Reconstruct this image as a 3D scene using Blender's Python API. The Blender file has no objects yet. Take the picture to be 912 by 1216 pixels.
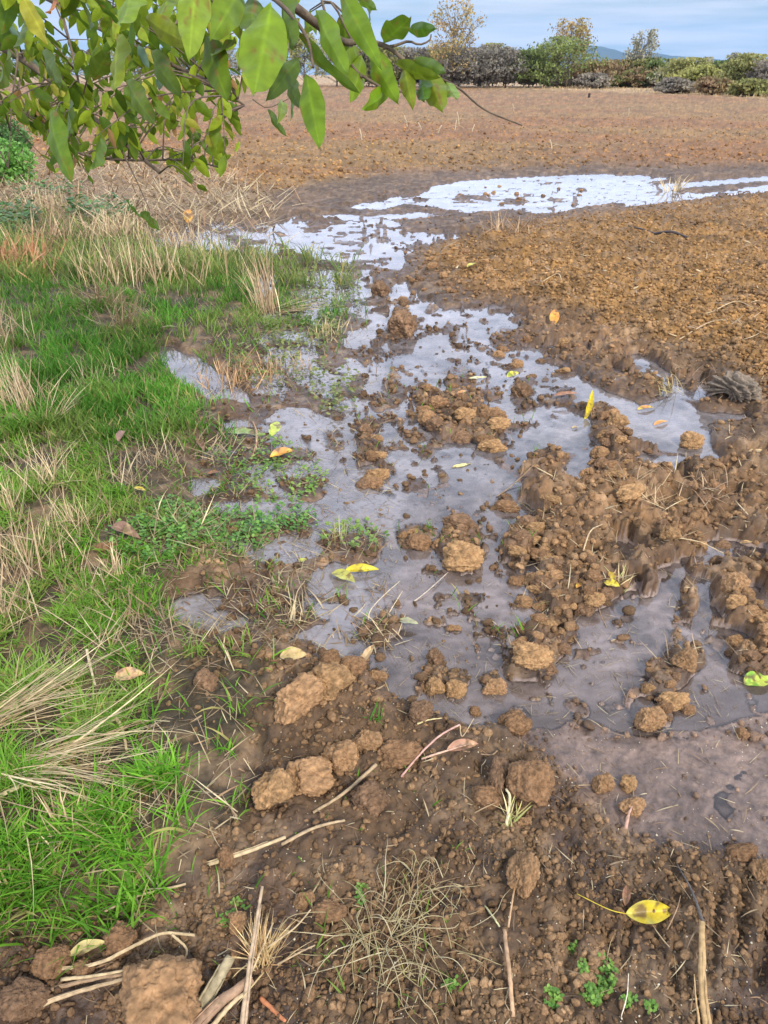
import bpy, math, random
import numpy as np
random.seed(7)
R = np.random.RandomState(11)
S = bpy.context.scene
COL = S.collection

# ------------------------------------------------------------ camera model
CAMH = 1.55
F = 878.0
PITCH = math.radians(30.6)
CP, SP = math.cos(PITCH), math.sin(PITCH)

def ray(px, py):
    a = (np.asarray(px, float) - 456) / F
    b = (608 - np.asarray(py, float)) / F
    return a, CP + b * SP, b * CP - SP      # per unit depth

def gp(px, py, z=0.0):
    a, dy, dz = ray(px, py)
    t = (z - CAMH) / dz
    return a * t, dy * t, t                 # x, y, depth

def wp(px, py, dep):
    a, dy, dz = ray(px, py)
    return np.array([a * dep, dy * dep, CAMH + dz * dep])

def proj(x, y, z=0.0):
    dep = np.maximum(y * CP - (z - CAMH) * SP, 0.25)
    up = y * SP + (z - CAMH) * CP
    return 456 + F * x / dep, 608 - F * up / dep, dep

# ------------------------------------------------------------ noise
def h2(ix, iy, s):
    n = (ix.astype(np.int64) * 374761393 + iy.astype(np.int64) * 668265263 + s * 1442695041) & 0xffffffff
    n = ((n ^ (n >> 13)) * 1274126177) & 0xffffffff
    n = ((n ^ (n >> 16)) * 2246822519) & 0xffffffff
    return ((n ^ (n >> 15)) & 0xffffff) / float(0x1000000)

def vn(x, y, s=0):
    ix = np.floor(x); iy = np.floor(y); fx = x - ix; fy = y - iy
    fx = fx * fx * (3 - 2 * fx); fy = fy * fy * (3 - 2 * fy)
    a = h2(ix, iy, s); b = h2(ix + 1, iy, s); c = h2(ix, iy + 1, s); d = h2(ix + 1, iy + 1, s)
    return (a + (b - a) * fx) * (1 - fy) + (c + (d - c) * fx) * fy

def fbm(x, y, o=3, s=0):
    v = 0; a = 1.0; t = 0
    for k in range(o):
        v = v + a * vn(x * 2 ** k + 13.7 * k, y * 2 ** k - 7.1 * k, s + k); t += a; a *= .5
    return v / t

def vn3(p, s=0):
    i = np.floor(p); f = p - i; f = f * f * (3 - 2 * f)
    def hh(dx, dy, dz):
        return h2(i[:, 0] + dx + (i[:, 2] + dz) * 57, i[:, 1] + dy + (i[:, 2] + dz) * 131, s)
    x = f[:, 0]; y = f[:, 1]; z = f[:, 2]
    def pl(dz):
        a, b, c, d = hh(0, 0, dz), hh(1, 0, dz), hh(0, 1, dz), hh(1, 1, dz)
        return (a + (b - a) * x) * (1 - y) + (c + (d - c) * x) * y
    return pl(0) * (1 - z) + pl(1) * z

def hemis(x, y, c, s, dens=1.0):
    """a layer of rounded lumps lying side by side, cell size c"""
    wx = x + (vn(x / c * 2.1, y / c * 2.1, s + 9) - .5) * c * .55
    wy = y + (vn(x / c * 2.1 + 5, y / c * 2.1, s + 8) - .5) * c * .55
    u = wx / c; v = wy / c
    iu = np.floor(u); iv = np.floor(v); out = np.zeros_like(u)
    for dx in (-1, 0, 1):
        for dy in (-1, 0, 1):
            cx = iu + dx; cy = iv + dy
            jx = cx + h2(cx, cy, s); jy = cy + h2(cx, cy, s + 1)
            r = .28 + .5 * h2(cx, cy, s + 2)
            r = np.where(h2(cx, cy, s + 3) < dens, r, 0)
            d2 = (u - jx) ** 2 + (v - jy) ** 2
            q = np.sqrt(np.clip(r * r - d2, 0, None)) * (.6 + .6 * h2(cx, cy, s + 4))
            out = np.maximum(out, q)
    return out * c

# ------------------------------------------------------------ maps over the ground (drawn as seen, stored per ground point)
X0, Y0, W_, H_ = -700, 60, 2312, 1500
def poly_mask(P):
    P = np.array(P, float) - [X0, Y0]
    m = np.zeros((H_, W_), bool)
    x0, y0 = np.clip(np.floor(P.min(0)).astype(int), 0, [W_, H_]); x1, y1 = np.clip(np.ceil(P.max(0)).astype(int) + 1, 0, [W_, H_])
    yy, xx = np.mgrid[y0:y1, x0:x1]; yy = yy + .5; xx = xx + .5
    ins = np.zeros(xx.shape, bool)
    for i in range(len(P)):
        ax, ay = P[i]; bx, by = P[(i + 1) % len(P)]
        if ay == by: continue
        c = ((ay > yy) != (by > yy)) & (xx < (bx - ax) * (yy - ay) / (by - ay) + ax)
        ins ^= c
    m[y0:y1, x0:x1] = ins
    return m
def blur(m, r):
    m = m.astype(np.float32)
    for ax in (0, 1):
        for _ in range(2):
            pad = [(0, 0), (0, 0)]; pad[ax] = (r + 1, r)
            c = np.cumsum(np.pad(m, pad, mode='edge'), axis=ax, dtype=np.float64)
            n = m.shape[ax]
            m = ((np.take(c, range(2 * r + 1, 2 * r + 1 + n), axis=ax) - np.take(c, range(0, n), axis=ax)) / (2 * r + 1)).astype(np.float32)
    return m
def ell(cx, cy, rx, ry, a=0):
    t = np.linspace(0, 2 * math.pi, 18, endpoint=False); ca, sa = math.cos(math.radians(a)), math.sin(math.radians(a))
    k = 1 + .16 * np.sin(3 * t + cx) + .1 * np.sin(5 * t + cy)
    x = rx * k * np.cos(t); y = ry * k * np.sin(t)
    return np.stack([cx + x * ca - y * sa, cy + x * sa + y * ca], 1)
def sample(m, px, py):
    u = np.clip(px - X0, 0, W_ - 2.001); v = np.clip(py - Y0, 0, H_ - 2.001)
    iu = u.astype(int); iv = v.astype(int); fu = u - iu; fv = v - iv
    return (m[iv, iu] * (1 - fu) + m[iv, iu + 1] * fu) * (1 - fv) + (m[iv + 1, iu] * (1 - fu) + m[iv + 1, iu + 1] * fu) * fv

water_polys = [
    [(462,241),(480,234),(500,232),(512,222),(540,216),(600,211),(700,207),(760,208),(800,212),(770,220),(740,225),(835,230),(780,238),(720,243),(680,250),(645,257),(600,250),(560,255),(530,250),(510,246)],
    [(740,225),(800,217),(860,213),(912,209),(1600,178),(1600,186),(912,216),(860,220),(790,227),(750,233)],
    [(740,243),(760,238),(840,229),(912,220),(1600,186),(1600,198),(912,230),(850,236),(800,242),(740,248)],
    [(330,271),(350,256),(400,254),(440,257),(500,252),(535,255),(505,264),(440,270),(380,270)], [(400,248),(440,240),(475,232),(490,240),(450,250)],
    [(325,284),(370,276),(400,270),(450,275),(520,276),(560,278),(572,285),(520,290),(495,296),(482,310),(470,328),(500,345),(530,368),(590,360),(628,378),(625,392),(602,400),(655,426),(712,462),(762,478),(800,472),(842,490),(890,490),(893,502),(840,505),(848,530),(862,560),(840,552),(790,540),(760,528),(735,500),(715,488),(700,500),(722,540),(716,556),(680,548),(655,535),(640,540),(612,560),(622,600),(600,640),(592,690),(610,700),(650,640),(665,690),(700,712),(760,690),(792,668),(826,700),(846,690),(862,730),(856,800),(912,812),(1100,800),(1120,840),(912,850),(800,880),(740,872),(690,860),(650,875),(600,868),(520,850),(455,812),(440,780),(470,740),(455,700),(380,706),(360,690),(395,665),(440,668),(450,640),(400,600),(372,560),(368,500),(385,485),(420,480),(432,460),(450,400),(462,370),(425,350),(432,312),(400,312),(350,300)],
    [(172,412),(205,412),(240,425),(290,455),(302,480),(250,480),(215,455)],
    [(180,285),(215,276),(270,284),(282,296),(215,299)],
    [(250,268),(285,266),(292,272),(255,274)],
    [(738,422),(755,425),(776,437),(772,443),(745,434)],
    [(50,335),(78,333),(84,342),(52,345)],
    [(240,598),(290,596),(296,610),(250,614)],
    [(330,425),(372,430),(400,450),(412,478),(380,470),(345,450)],
    [(300,500),(350,505),(372,540),(340,530)],
    [(215,725),(262,722),(300,735),(280,752),(230,750)],
    [(395,770),(440,755),(446,775),(410,790)],
    [(370,715),(430,715),(436,735),(385,740)],
    [(820,640),(880,640),(912,650),(912,670),(850,664)],
    [(286,555),(330,560),(352,600),(320,592)],
]
land_polys = [
    ell(370,262,20,5), ell(455,271,50,3), ell(385,264,25,6), ell(520,263,40,4), ell(560,235,22,3), ell(612,240,16,3), ell(500,238,12,2), ell(690,226,9,2), ell(660,238,10,2),
    ell(455,332,18,14), ell(478,385,16,20), ell(450,350,10,14), ell(520,330,22,8), ell(505,352,10,6), ell(540,345,30,9), ell(512,368,9,5), ell(535,392,10,6), ell(600,350,30,10),
    ell(470,460,10,20,-15), ell(540,480,12,25), ell(520,500,22,16), ell(560,490,14,30), ell(580,510,18,24), ell(500,470,8,16), ell(550,520,26,10), ell(525,515,10,10), ell(505,540,8,5),
    ell(435,512,10,10), ell(440,545,14,28), ell(450,565,16,12), ell(620,458,13,10), ell(625,480,12,9), ell(585,420,7,5), ell(605,405,22,8), ell(665,478,16,5),
    [(672,486),(690,478),(722,482),(742,510),(760,540),(800,560),(790,580),(700,600),(655,590),(640,540),(655,545),(690,556),(716,560),(722,540),(704,500)],
    ell(548,645,26,24), ell(498,636,20,12), ell(600,600,14,9), ell(600,550,10,8),
    [(632,600),(640,560),(700,575),(780,560),(800,640),(770,660),(745,700),(710,722),(680,720),(690,760),(662,790),(640,800),(612,802),(600,790),(640,772),(620,745),(655,735),(640,700),(650,640),(622,680),(600,690),(612,640)],
    ell(628,795,26,14), ell(585,812,14,9), ell(515,800,16,22), ell(542,810,12,15), ell(608,856,18,14), ell(735,742,10,6), ell(770,700,10,20), ell(690,845,20,8,30),
    [(768,790),(800,775),(826,772),(830,800),(800,830),(790,865),(768,868),(750,850),(756,830),(780,812)],
    ell(820,720,10,55), ell(800,760,30,5,-30),
    ell(715,928,12,10), ell(745,925,10,9), ell(748,955,15,10), ell(880,1010,40,12), ell(900,1030,40,14), ell(840,1030,20,12),
    ell(905,640,30,12), ell(760,478,5,3), ell(530,742,8,5), ell(480,640,16,10), ell(640,880,16,10),
]
water = np.zeros((H_, W_), bool)
for P in water_polys: water |= poly_mask(P)
for P in land_polys: water &= ~poly_mask(P)
WM = blur(water, 2); WM[:250] = blur(water[:250], 1); _w5 = blur(water, 4); _t = np.clip((np.arange(H_) + Y0 - 420) / 160., 0, 1)[:, None]; WM = WM * (1 - _t) + _w5 * _t; WET = np.maximum(blur(water, 9), blur(water, 26) * 1.0)
def zone(P, r): 
    m = np.zeros((H_, W_), bool)
    for q in P: m |= poly_mask(q)
    return blur(m, r)
far_field = [[(-700,40),(-700,232),(0,226),(100,220),(250,240),(330,230),(470,209),(560,205),(700,201),(912,199),(1612,170),(1612,40)]]
right_field = [[(500,312),(540,288),(640,270),(700,262),(850,240),(912,232),(1612,195),(1612,560),(1000,500),(912,470),(880,445),(820,425),(740,400),(650,365),(560,350)]]
ridge_polys = [[(600,530),(680,470),(740,480),(800,540),(912,540),(1612,600),(1612,900),(912,830),(850,790),(790,760),(770,880),(740,860),(760,790),(700,740),(640,810),(590,820),(590,600)],
               ell(540,490,70,60), ell(440,545,30,50), ell(540,645,40,35), [(560,350),(650,365),(760,420),(860,460),(830,480),(760,470),(680,430),(600,395)]]
grass_polys = [[(-700,235),(0,245),(100,262),(200,300),(330,300),(420,322),(440,370),(420,400),(330,395),(290,410),(240,420),(215,410),(170,412),(190,440),(250,485),(240,520),(200,560),(210,600),(290,620),(330,650),(250,680),(190,700),(200,740),(230,780),(300,790),(325,820),(300,860),(310,920),(290,960),(240,1010),(230,1060),(150,1090),(60,1110),(0,1150),(-700,1300)]]
SL = zone([[(600,840),(912,812),(1600,800),(1600,1120),(1200,1090),(912,1045),(850,1010),(800,1010),(735,995),(690,940),(655,905),(610,880)]], 12)
BOG = zone([[(300,325),(430,312),(462,370),(450,430),(440,480),(392,500),(385,560),(440,620),(430,700),(330,700),(230,620),(225,560),(280,490),(310,420)], [(195,715),(300,690),(460,700),(450,800),(340,790),(215,760)], [(180,268),(480,262),(480,312),(330,300),(180,302)]], 10)
PK = zone([[(330,255),(640,205),(912,210),(912,240),(640,270),(560,300),(640,390),(700,450),(640,520),(590,560),(470,590),(400,560),(380,480),(450,400),(420,330)]], 8)
PL = zone([[(480,600),(912,600),(1300,700),(1300,900),(912,900),(560,880),(440,800)]], 20)
BT = zone([[(300,880),(600,880),(800,1010),(1600,1040),(1600,1500),(-700,1500),(-700,1200),(240,1040)]], 20)
FF, RF, RG, GR = zone(far_field, 4), zone(right_field, 8), zone(ridge_polys, 8), zone(grass_polys, 10)
verge = zone([[(-700,96),(250,99),(380,101),(560,104.5),(700,109),(800,113),(912,119),(1612,150),(1612,40),(-700,40)]], 1)
litter = zone([[(-700,170),(0,215),(40,195),(150,190),(230,200),(300,225),(330,262),(230,275),(180,290),(60,262),(-700,260)]], 10)

def ground_maps(x, y):
    px, py, dep = proj(x, y)
    ppm = F / dep
    amp = np.clip(.035 + .004 * dep, 0, .12)
    wx = (fbm(x * 7, y * 7, 3, 3) - .5) * amp * ppm * 2.0
    wy = (fbm(x * 7 + 9, y * 7, 3, 5) - .5) * amp * ppm * 1.2 * np.clip(2.2 / np.maximum(dep, .8), .12, 1)
    qx = px + wx; qy = py + wy
    w = sample(WM, qx, qy); bog = sample(BOG, px, py); pk = sample(PK, px, py) * np.clip((py - 225) / 60, .55, 1); rgx = sample(RG, px, py); bt = sample(BT, px, py); sl = sample(SL, px, py)
    bn = fbm(x * 6, y * 6, 4, 31); w = np.maximum(w, np.clip((bn - .50) * 14 + .5, 0, 1) * np.clip(bog * 1.3, 0, 1))
    pn = fbm(x * 8, y * 8, 4, 33); w = w * (1 - np.clip((pn - .60) * 16, 0, 1) * pk); pm = fbm(x * 21 * np.clip(5 / dep, .4, 1), y * 21 * np.clip(5 / dep, .4, 1), 3, 34); w = w * (1 - np.clip((pm - .69) * 14, 0, 1) * pk) * (1 - np.clip((pm - .66) * 12, 0, 1) * .8 * sample(PL, px, py))
    w = np.maximum(w, np.clip((fbm(x * 5.5 + 7, y * 5.5, 4, 37) - .60) * 14 + .5, 0, 1) * np.clip(rgx, 0, 1) * (dep < 5))
    sn = fbm(x * 5 + 3, y * 5, 4, 39); w = np.maximum(w, np.clip((sn - .67 + np.clip((850 - py) * .004, -.05, .2)) * 9 + .5, 0, 1) * np.clip(sl * 1.2, 0, 1))
    wetx = np.maximum(np.maximum(sample(WET, qx, qy), bog * .7), sl * .9); wetx = np.maximum(wetx, bt * np.clip((fbm(x * 4, y * 4, 4, 35) - .42) * 4, 0, .75))
    return dict(w=w, wet=wetx, sl=sl, bt=bt, bog=bog, ff=sample(FF, qx, qy), rf=sample(RF, qx, qy),
                rg=sample(RG, qx, qy), gr=sample(GR, qx, qy), vg=sample(verge, px, py), lt=sample(litter, qx, qy), dep=dep, px=px, py=py)

def H(x, y, maps=None):
    g = maps or ground_maps(x, y)
    s = 2 * (g['w'] - .5)                                   # >0 in the water
    land = np.clip(-s, 0, 1); wet = g['wet']
    base = .006 + (.045 - .028 * g['rg']) * np.clip(1 - wet * 1.5, 0, 1) * land * (1 - .6 * g['bt'])
    base = np.where(s > 0, -.016 * np.clip(s * 1.6, 0, 1) * (.35 + 1.1 * fbm(x * 4, y * 4, 3, 44)), base * np.clip(land * 1.5, 0, 1))
    ff, rf, rg, gr = g['ff'], g['rf'], g['rg'], g['gr']
    dep = g['dep']
    lump = hemis(x, y, .16, 20, .7) * (.18 + .12 * rg + .25 * rf) * (1 - .6 * gr) * (1 - .7 * ff)
    mid = hemis(x, y, .065, 30, .9) * (.35 + .22 * rg + .35 * rf) * (1 - .55 * gr) * (1 - .5 * ff)
    fine = hemis(x, y, .027, 40, 1.) * (.45 + .3 * rg + .3 * rf) * (1 - .3 * gr) * np.clip(1.4 - dep / 9, 0, 1)
    farb = (hemis(x, y, .30, 50, .8) * .28 + hemis(x, y, .12, 52, .9) * .35) * np.clip((dep - 7) / 6, 0, 1) * (ff + .3 * rf) * np.clip(60 / dep, 0, 1)
    k = np.clip(land * 1.4, 0, 1) + .0
    under = np.where(s > 0, .26, 0)
    bumps = (lump + mid + fine + farb) * np.maximum(k * (.15 + .85 * np.clip(1.15 - wet * 1.05 * np.clip(6 / dep, .3, 1), 0, 1)), under)
    bumps = bumps * (1 - .25 * g['bt']) * (1 - .86 * g['sl']) * (1 - .5 * g['bog'] * (1 - rg))
    rid = 1 - 2 * np.abs(fbm(x * 7, y * 11, 4, 71) - .5) * 2.2
    bumps = bumps + .030 * rg * np.clip(rid, 0, 1) ** 2 * np.clip(land * 1.2, 0, 1) * np.clip(1.3 - wet, .2, 1)
    und = (fbm(x * 1.3, y * 1.3, 3, 70) - .5) * .03 * np.clip(1 - wet * 1.5, 0, 1)
    micro = (fbm(x * 60, y * 60, 3, 80) - .5) * .010 * np.clip(1.6 - dep / 4, 0, 1)
    # the tyre track with lug prints at the lower right
    ppx, ppy = g['px'], g['py']
    lug = 0
    for cx, cy, rx, ry in ((718,1140,9,60),(672,1150,10,50),(742,1120,8,50),(845,1110,9,60),(880,1090,9,50),(905,1130,8,60),(800,1150,7,40)):
        lug = lug - .018 * np.exp(-(np.abs((ppx - cx + (ppy - cy) * .12) / rx) ** 4 + np.abs((ppy - cy) / ry) ** 4))
    base = base * (1 - .5 * g['sl']); und = und * (1 - .7 * g['sl'])
    z = base + bumps + und * (s < .2) + micro * (s < 0.5) + lug
    return z

# ------------------------------------------------------------ mesh building
def mesh_arrays(name, V, faces, mat, cols=None, smooth=True, parent=None, attrs=None, mats=None):
    me = bpy.data.meshes.new(name)
    V = np.asarray(V, np.float32)
    me.vertices.add(len(V)); me.vertices.foreach_set('co', V.ravel())
    faces = [np.asarray(f, np.int32) for f in faces if len(f)]
    nl = sum(f.size for f in faces); nf = sum(len(f) for f in faces)
    me.loops.add(nl); me.polygons.add(nf)
    me.loops.foreach_set('vertex_index', np.concatenate([f.ravel() for f in faces]))
    tot = np.concatenate([np.full(len(f), f.shape[1], np.int32) for f in faces])
    st = np.concatenate([[0], np.cumsum(tot)[:-1]]).astype(np.int32)
    me.polygons.foreach_set('loop_start', st)
    try: me.polygons.foreach_set('loop_total', tot)
    except Exception: pass
    if smooth: me.polygons.foreach_set('use_smooth', np.ones(nf, bool))
    if cols is not None:
        c = np.ones((len(V), 4), np.float32); c[:, :3] = cols
        a = me.color_attributes.new('col', 'FLOAT_COLOR', 'POINT'); a.data.foreach_set('color', c.ravel())
    for k, v in (attrs or {}).items():
        a = me.attributes.new(k, 'FLOAT', 'POINT'); a.data.foreach_set('value', np.asarray(v, np.float32))
    me.materials.append(mat)
    me.update(calc_edges=True)
    o = bpy.data.objects.new(name, me); COL.objects.link(o)
    if parent: o.parent = parent
    return o

class MB:
    def __init__(s): s.v = []; s.q = []; s.t = []; s.c = []; s.n = 0
    def add(s, V, q=None, t=None, c=(.5, .5, .5)):
        V = np.asarray(V, float).reshape(-1, 3)
        if q is not None and len(q): s.q.append(np.asarray(q, int).reshape(-1, 4) + s.n)
        if t is not None and len(t): s.t.append(np.asarray(t, int).reshape(-1, 3) + s.n)
        c = np.asarray(c, float); s.c.append(np.broadcast_to(c, (len(V), 3)) if c.ndim == 1 else c)
        s.v.append(V); s.n += len(V)
    def build(s, name, mat, parent=None, smooth=True):
        fs = []
        if s.q: fs.append(np.concatenate(s.q))
        if s.t: fs.append(np.concatenate(s.t))
        return mesh_arrays(name, np.concatenate(s.v), fs, mat, np.concatenate(s.c), smooth, parent)

def smooth_path(P, n):
    P = np.asarray(P, float); k = len(P)
    if k < 3: 
        t = np.linspace(0, 1, n)[:, None]; return P[0] * (1 - t) + P[-1] * t
    E = np.vstack([2 * P[0] - P[1], P, 2 * P[-1] - P[-2]]); out = []
    for u in np.linspace(0, k - 1, n):
        i = min(int(u), k - 2); f = u - i
        a, b, c, d = E[i:i + 4]
        out.append(.5 * (2 * b + (c - a) * f + (2 * a - 5 * b + 4 * c - d) * f * f + (3 * b - a - 3 * c + d) * f ** 3))
    return np.array(out)

def tube(mb, P, r0, r1, sides=6, c=(.3, .2, .1), wob=0.0, capped=True, flat=1.0):
    P = np.asarray(P, float); n = len(P)
    T = np.gradient(P, axis=0); T /= np.linalg.norm(T, axis=1)[:, None] + 1e-9
    up = np.array([0, 0, 1.]) if abs(T[:, 2]).mean() < .85 else np.array([1., 0, 0])
    U = np.cross(T, up); U /= np.linalg.norm(U, axis=1)[:, None] + 1e-9; V2 = np.cross(U, T)
    a = np.linspace(0, 2 * math.pi, sides, endpoint=False)
    r = np.linspace(r0, r1, n)[:, None] * (1 + wob * (R.rand(n, sides) - .5))
    V = P[:, None] + U[:, None] * (np.cos(a) * r)[..., None] + V2[:, None] * (np.sin(a) * r * flat)[..., None]
    V = V.reshape(-1, 3); i = np.arange(n - 1)[:, None] * sides; j = np.arange(sides)[None]; j2 = (j + 1) % sides
    q = np.stack([i + j, i + j2, i + j2 + sides, i + j + sides], -1).reshape(-1, 4)
    t = []
    if capped:
        V = np.vstack([V, P[0], P[-1]]); m = n * sides
        t = [(m, (k + 1) % sides, k) for k in range(sides)] + [(m + 1, m - sides + k, m - sides + (k + 1) % sides) for k in range(sides)]
    mb.add(V, q, t, c)

def blades(mb, B, L, W, az, lean, curl, col, col2=None, seg=4, crease=0.0):
    """B (N,3) foot points; curved flat blades, vectorised"""
    N = len(B); t = np.linspace(0, 1, seg + 1)
    th = lean[:, None] + curl[:, None] * t[None] ** 1.3           # angle from the vertical
    ds = (L / seg)[:, None]
    hx = np.concatenate([np.zeros((N, 1)), np.cumsum(np.sin(th[:, :-1]) * ds, 1)], 1)
    hz = np.concatenate([np.zeros((N, 1)), np.cumsum(np.cos(th[:, :-1]) * ds, 1)], 1)
    ca, sa = np.cos(az)[:, None], np.sin(az)[:, None]
    sway = (R.rand(N) - .5)[:, None] * .5 * hx * t[None]
    cx = B[:, :1] + hx * ca - sway * sa; cy = B[:, 1:2] + hx * sa + sway * ca; cz = B[:, 2:3] + hz
    tw = az[:, None] + math.pi / 2 + (R.rand(N) - .5)[:, None] * 1.6 + (R.rand(N) - .5)[:, None] * 1.2 * t[None]
    w = W[:, None] * np.clip((1 - t ** 2.2) * (.75 + .5 * np.sin(np.pi * np.clip(t, 0, .9))), .02, 2)[None] * .5
    ox = np.cos(tw) * w; oy = np.sin(tw) * w; oz = w * ((R.rand(N) - .5)[:, None] * 1.0)
    V = np.stack([np.stack([cx - ox, cy - oy, cz - oz], -1), np.stack([cx + ox, cy + oy, cz + oz], -1)], 2).reshape(-1, 3)
    nn = 2 * (seg + 1)
    b = (np.arange(N) * nn)[:, None]; k = (np.arange(seg) * 2)[None]
    q = np.stack([b + k, b + k + 1, b + k + 3, b + k + 2], -1).reshape(-1, 4)
    if col2 is None: col2 = col
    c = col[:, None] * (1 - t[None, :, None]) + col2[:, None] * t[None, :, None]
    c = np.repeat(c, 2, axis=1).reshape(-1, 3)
    mb.add(V, q, None, c)

def tag(o, label=None, cat=None, group=None, kind=None):
    if label: o['label'] = label
    if cat: o['category'] = cat
    if group: o['group'] = group
    if kind: o['kind'] = kind
    return o
def empty(name, loc, label, cat, group=None):
    o = bpy.data.objects.new(name, None); COL.objects.link(o); o.location = loc; o.empty_display_size = .1
    return tag(o, label, cat, group)

# ------------------------------------------------------------ materials
def new_mat(name):
    m = bpy.data.materials.new(name); m.use_nodes = True
    n = m.node_tree.nodes; l = m.node_tree.links
    return m, n, l, n['Principled BSDF']
def attr_mat(name, rough=.85, var=.35, scale=60, bump=.0, bscale=200, trans=0.0, spec=.3, rand=0.0, dist=.002):
    m, n, l, b = new_mat(name)
    at = n.new('ShaderNodeAttribute'); at.attribute_name = 'col'
    tc = n.new('ShaderNodeTexCoord')
    no = n.new('ShaderNodeTexNoise'); no.inputs['Scale'].default_value = scale; no.inputs['Detail'].default_value = 5
    l.new(tc.outputs['Object'], no.inputs['Vector'])
    mr = n.new('ShaderNodeMapRange'); mr.inputs[1].default_value = .3; mr.inputs[2].default_value = .7
    mr.inputs[3].default_value = 1 - var; mr.inputs[4].default_value = 1 + var; l.new(no.outputs['Fac'], mr.inputs[0])
    mx = n.new('ShaderNodeVectorMath'); mx.operation = 'SCALE'
    l.new(at.outputs['Color'], mx.inputs[0]); l.new(mr.outputs[0], mx.inputs['Scale'])
    out = mx.outputs[0]
    if rand:
        oi = n.new('ShaderNodeObjectInfo'); m2 = n.new('ShaderNodeMapRange'); m2.inputs[3].default_value = 1 - rand; m2.inputs[4].default_value = 1 + rand
        l.new(oi.outputs['Random'], m2.inputs[0]); m3 = n.new('ShaderNodeVectorMath'); m3.operation = 'SCALE'
        l.new(out, m3.inputs[0]); l.new(m2.outputs[0], m3.inputs['Scale']); out = m3.outputs[0]
    l.new(out, b.inputs['Base Color']); b.inputs['Roughness'].default_value = rough
    b.inputs['Specular IOR Level'].default_value = spec
    if bump:
        n2 = n.new('ShaderNodeTexNoise'); n2.inputs['Scale'].default_value = bscale; n2.inputs['Detail'].default_value = 6; n2.inputs['Roughness'].default_value = .65
        l.new(tc.outputs['Object'], n2.inputs['Vector'])
        bp = n.new('ShaderNodeBump'); bp.inputs['Strength'].default_value = bump; bp.inputs['Distance'].default_value = dist
        l.new(n2.outputs['Fac'], bp.inputs['Height']); l.new(bp.outputs[0], b.inputs['Normal'])
    if trans:
        tr = n.new('ShaderNodeBsdfTranslucent'); l.new(out, tr.inputs['Color']); ms = n.new('ShaderNodeMixShader'); ms.inputs[0].default_value = trans
        l.new(b.outputs[0], ms.inputs[1]); l.new(tr.outputs[0], ms.inputs[2]); l.new(ms.outputs[0], n['Material Output'].inputs['Surface'])
    return m

def ground_mat():
    m, n, l, b = new_mat('wet_soil')
    at = n.new('ShaderNodeAttribute'); at.attribute_name = 'col'
    aw = n.new('ShaderNodeAttribute'); aw.attribute_name = 'wet'
    tc = n.new('ShaderNodeTexCoord')
    def noise(sc, d=5, r=.6):
        k = n.new('ShaderNodeTexNoise'); k.inputs['Scale'].default_value = sc; k.inputs['Detail'].default_value = d; k.inputs['Roughness'].default_value = r
        l.new(tc.outputs['Object'], k.inputs['Vector']); return k.outputs['Fac']
    def mr(a, lo, hi, o0, o1):
        k = n.new('ShaderNodeMapRange'); k.inputs[1].default_value = lo; k.inputs[2].default_value = hi; k.inputs[3].default_value = o0; k.inputs[4].default_value = o1
        l.new(a, k.inputs[0]); return k.outputs[0]
    def mul(a, b_):
        k = n.new('ShaderNodeMath'); k.operation = 'MULTIPLY'; l.new(a, k.inputs[0]); l.new(b_, k.inputs[1]); return k.outputs[0]
    f = mul(mr(noise(45), .3, .7, .68, 1.35), mr(noise(3, 3), .3, .7, .85, 1.15))
    sc = n.new('ShaderNodeVectorMath'); sc.operation = 'SCALE'; l.new(at.outputs['Color'], sc.inputs[0]); l.new(f, sc.inputs['Scale'])
    l.new(sc.outputs[0], b.inputs['Base Color'])
    ra = n.new('ShaderNodeMath'); ra.operation = 'MULTIPLY_ADD'; l.new(mr(noise(14, 4), .35, .65, -.18, .18), ra.inputs[0]); ra.inputs[1].default_value = 1
    l.new(mr(aw.outputs['Fac'], 0, 1.1, .92, .20), ra.inputs[2]); ra.use_clamp = True
    l.new(ra.outputs[0], b.inputs['Roughness'])
    b.inputs['Specular IOR Level'].default_value = .45
    bp = n.new('ShaderNodeBump'); bp.inputs['Strength'].default_value = .6; bp.inputs['Distance'].default_value = .006
    l.new(noise(130, 6, .7), bp.inputs['Height']); l.new(bp.outputs[0], b.inputs['Normal'])
    return m

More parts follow.
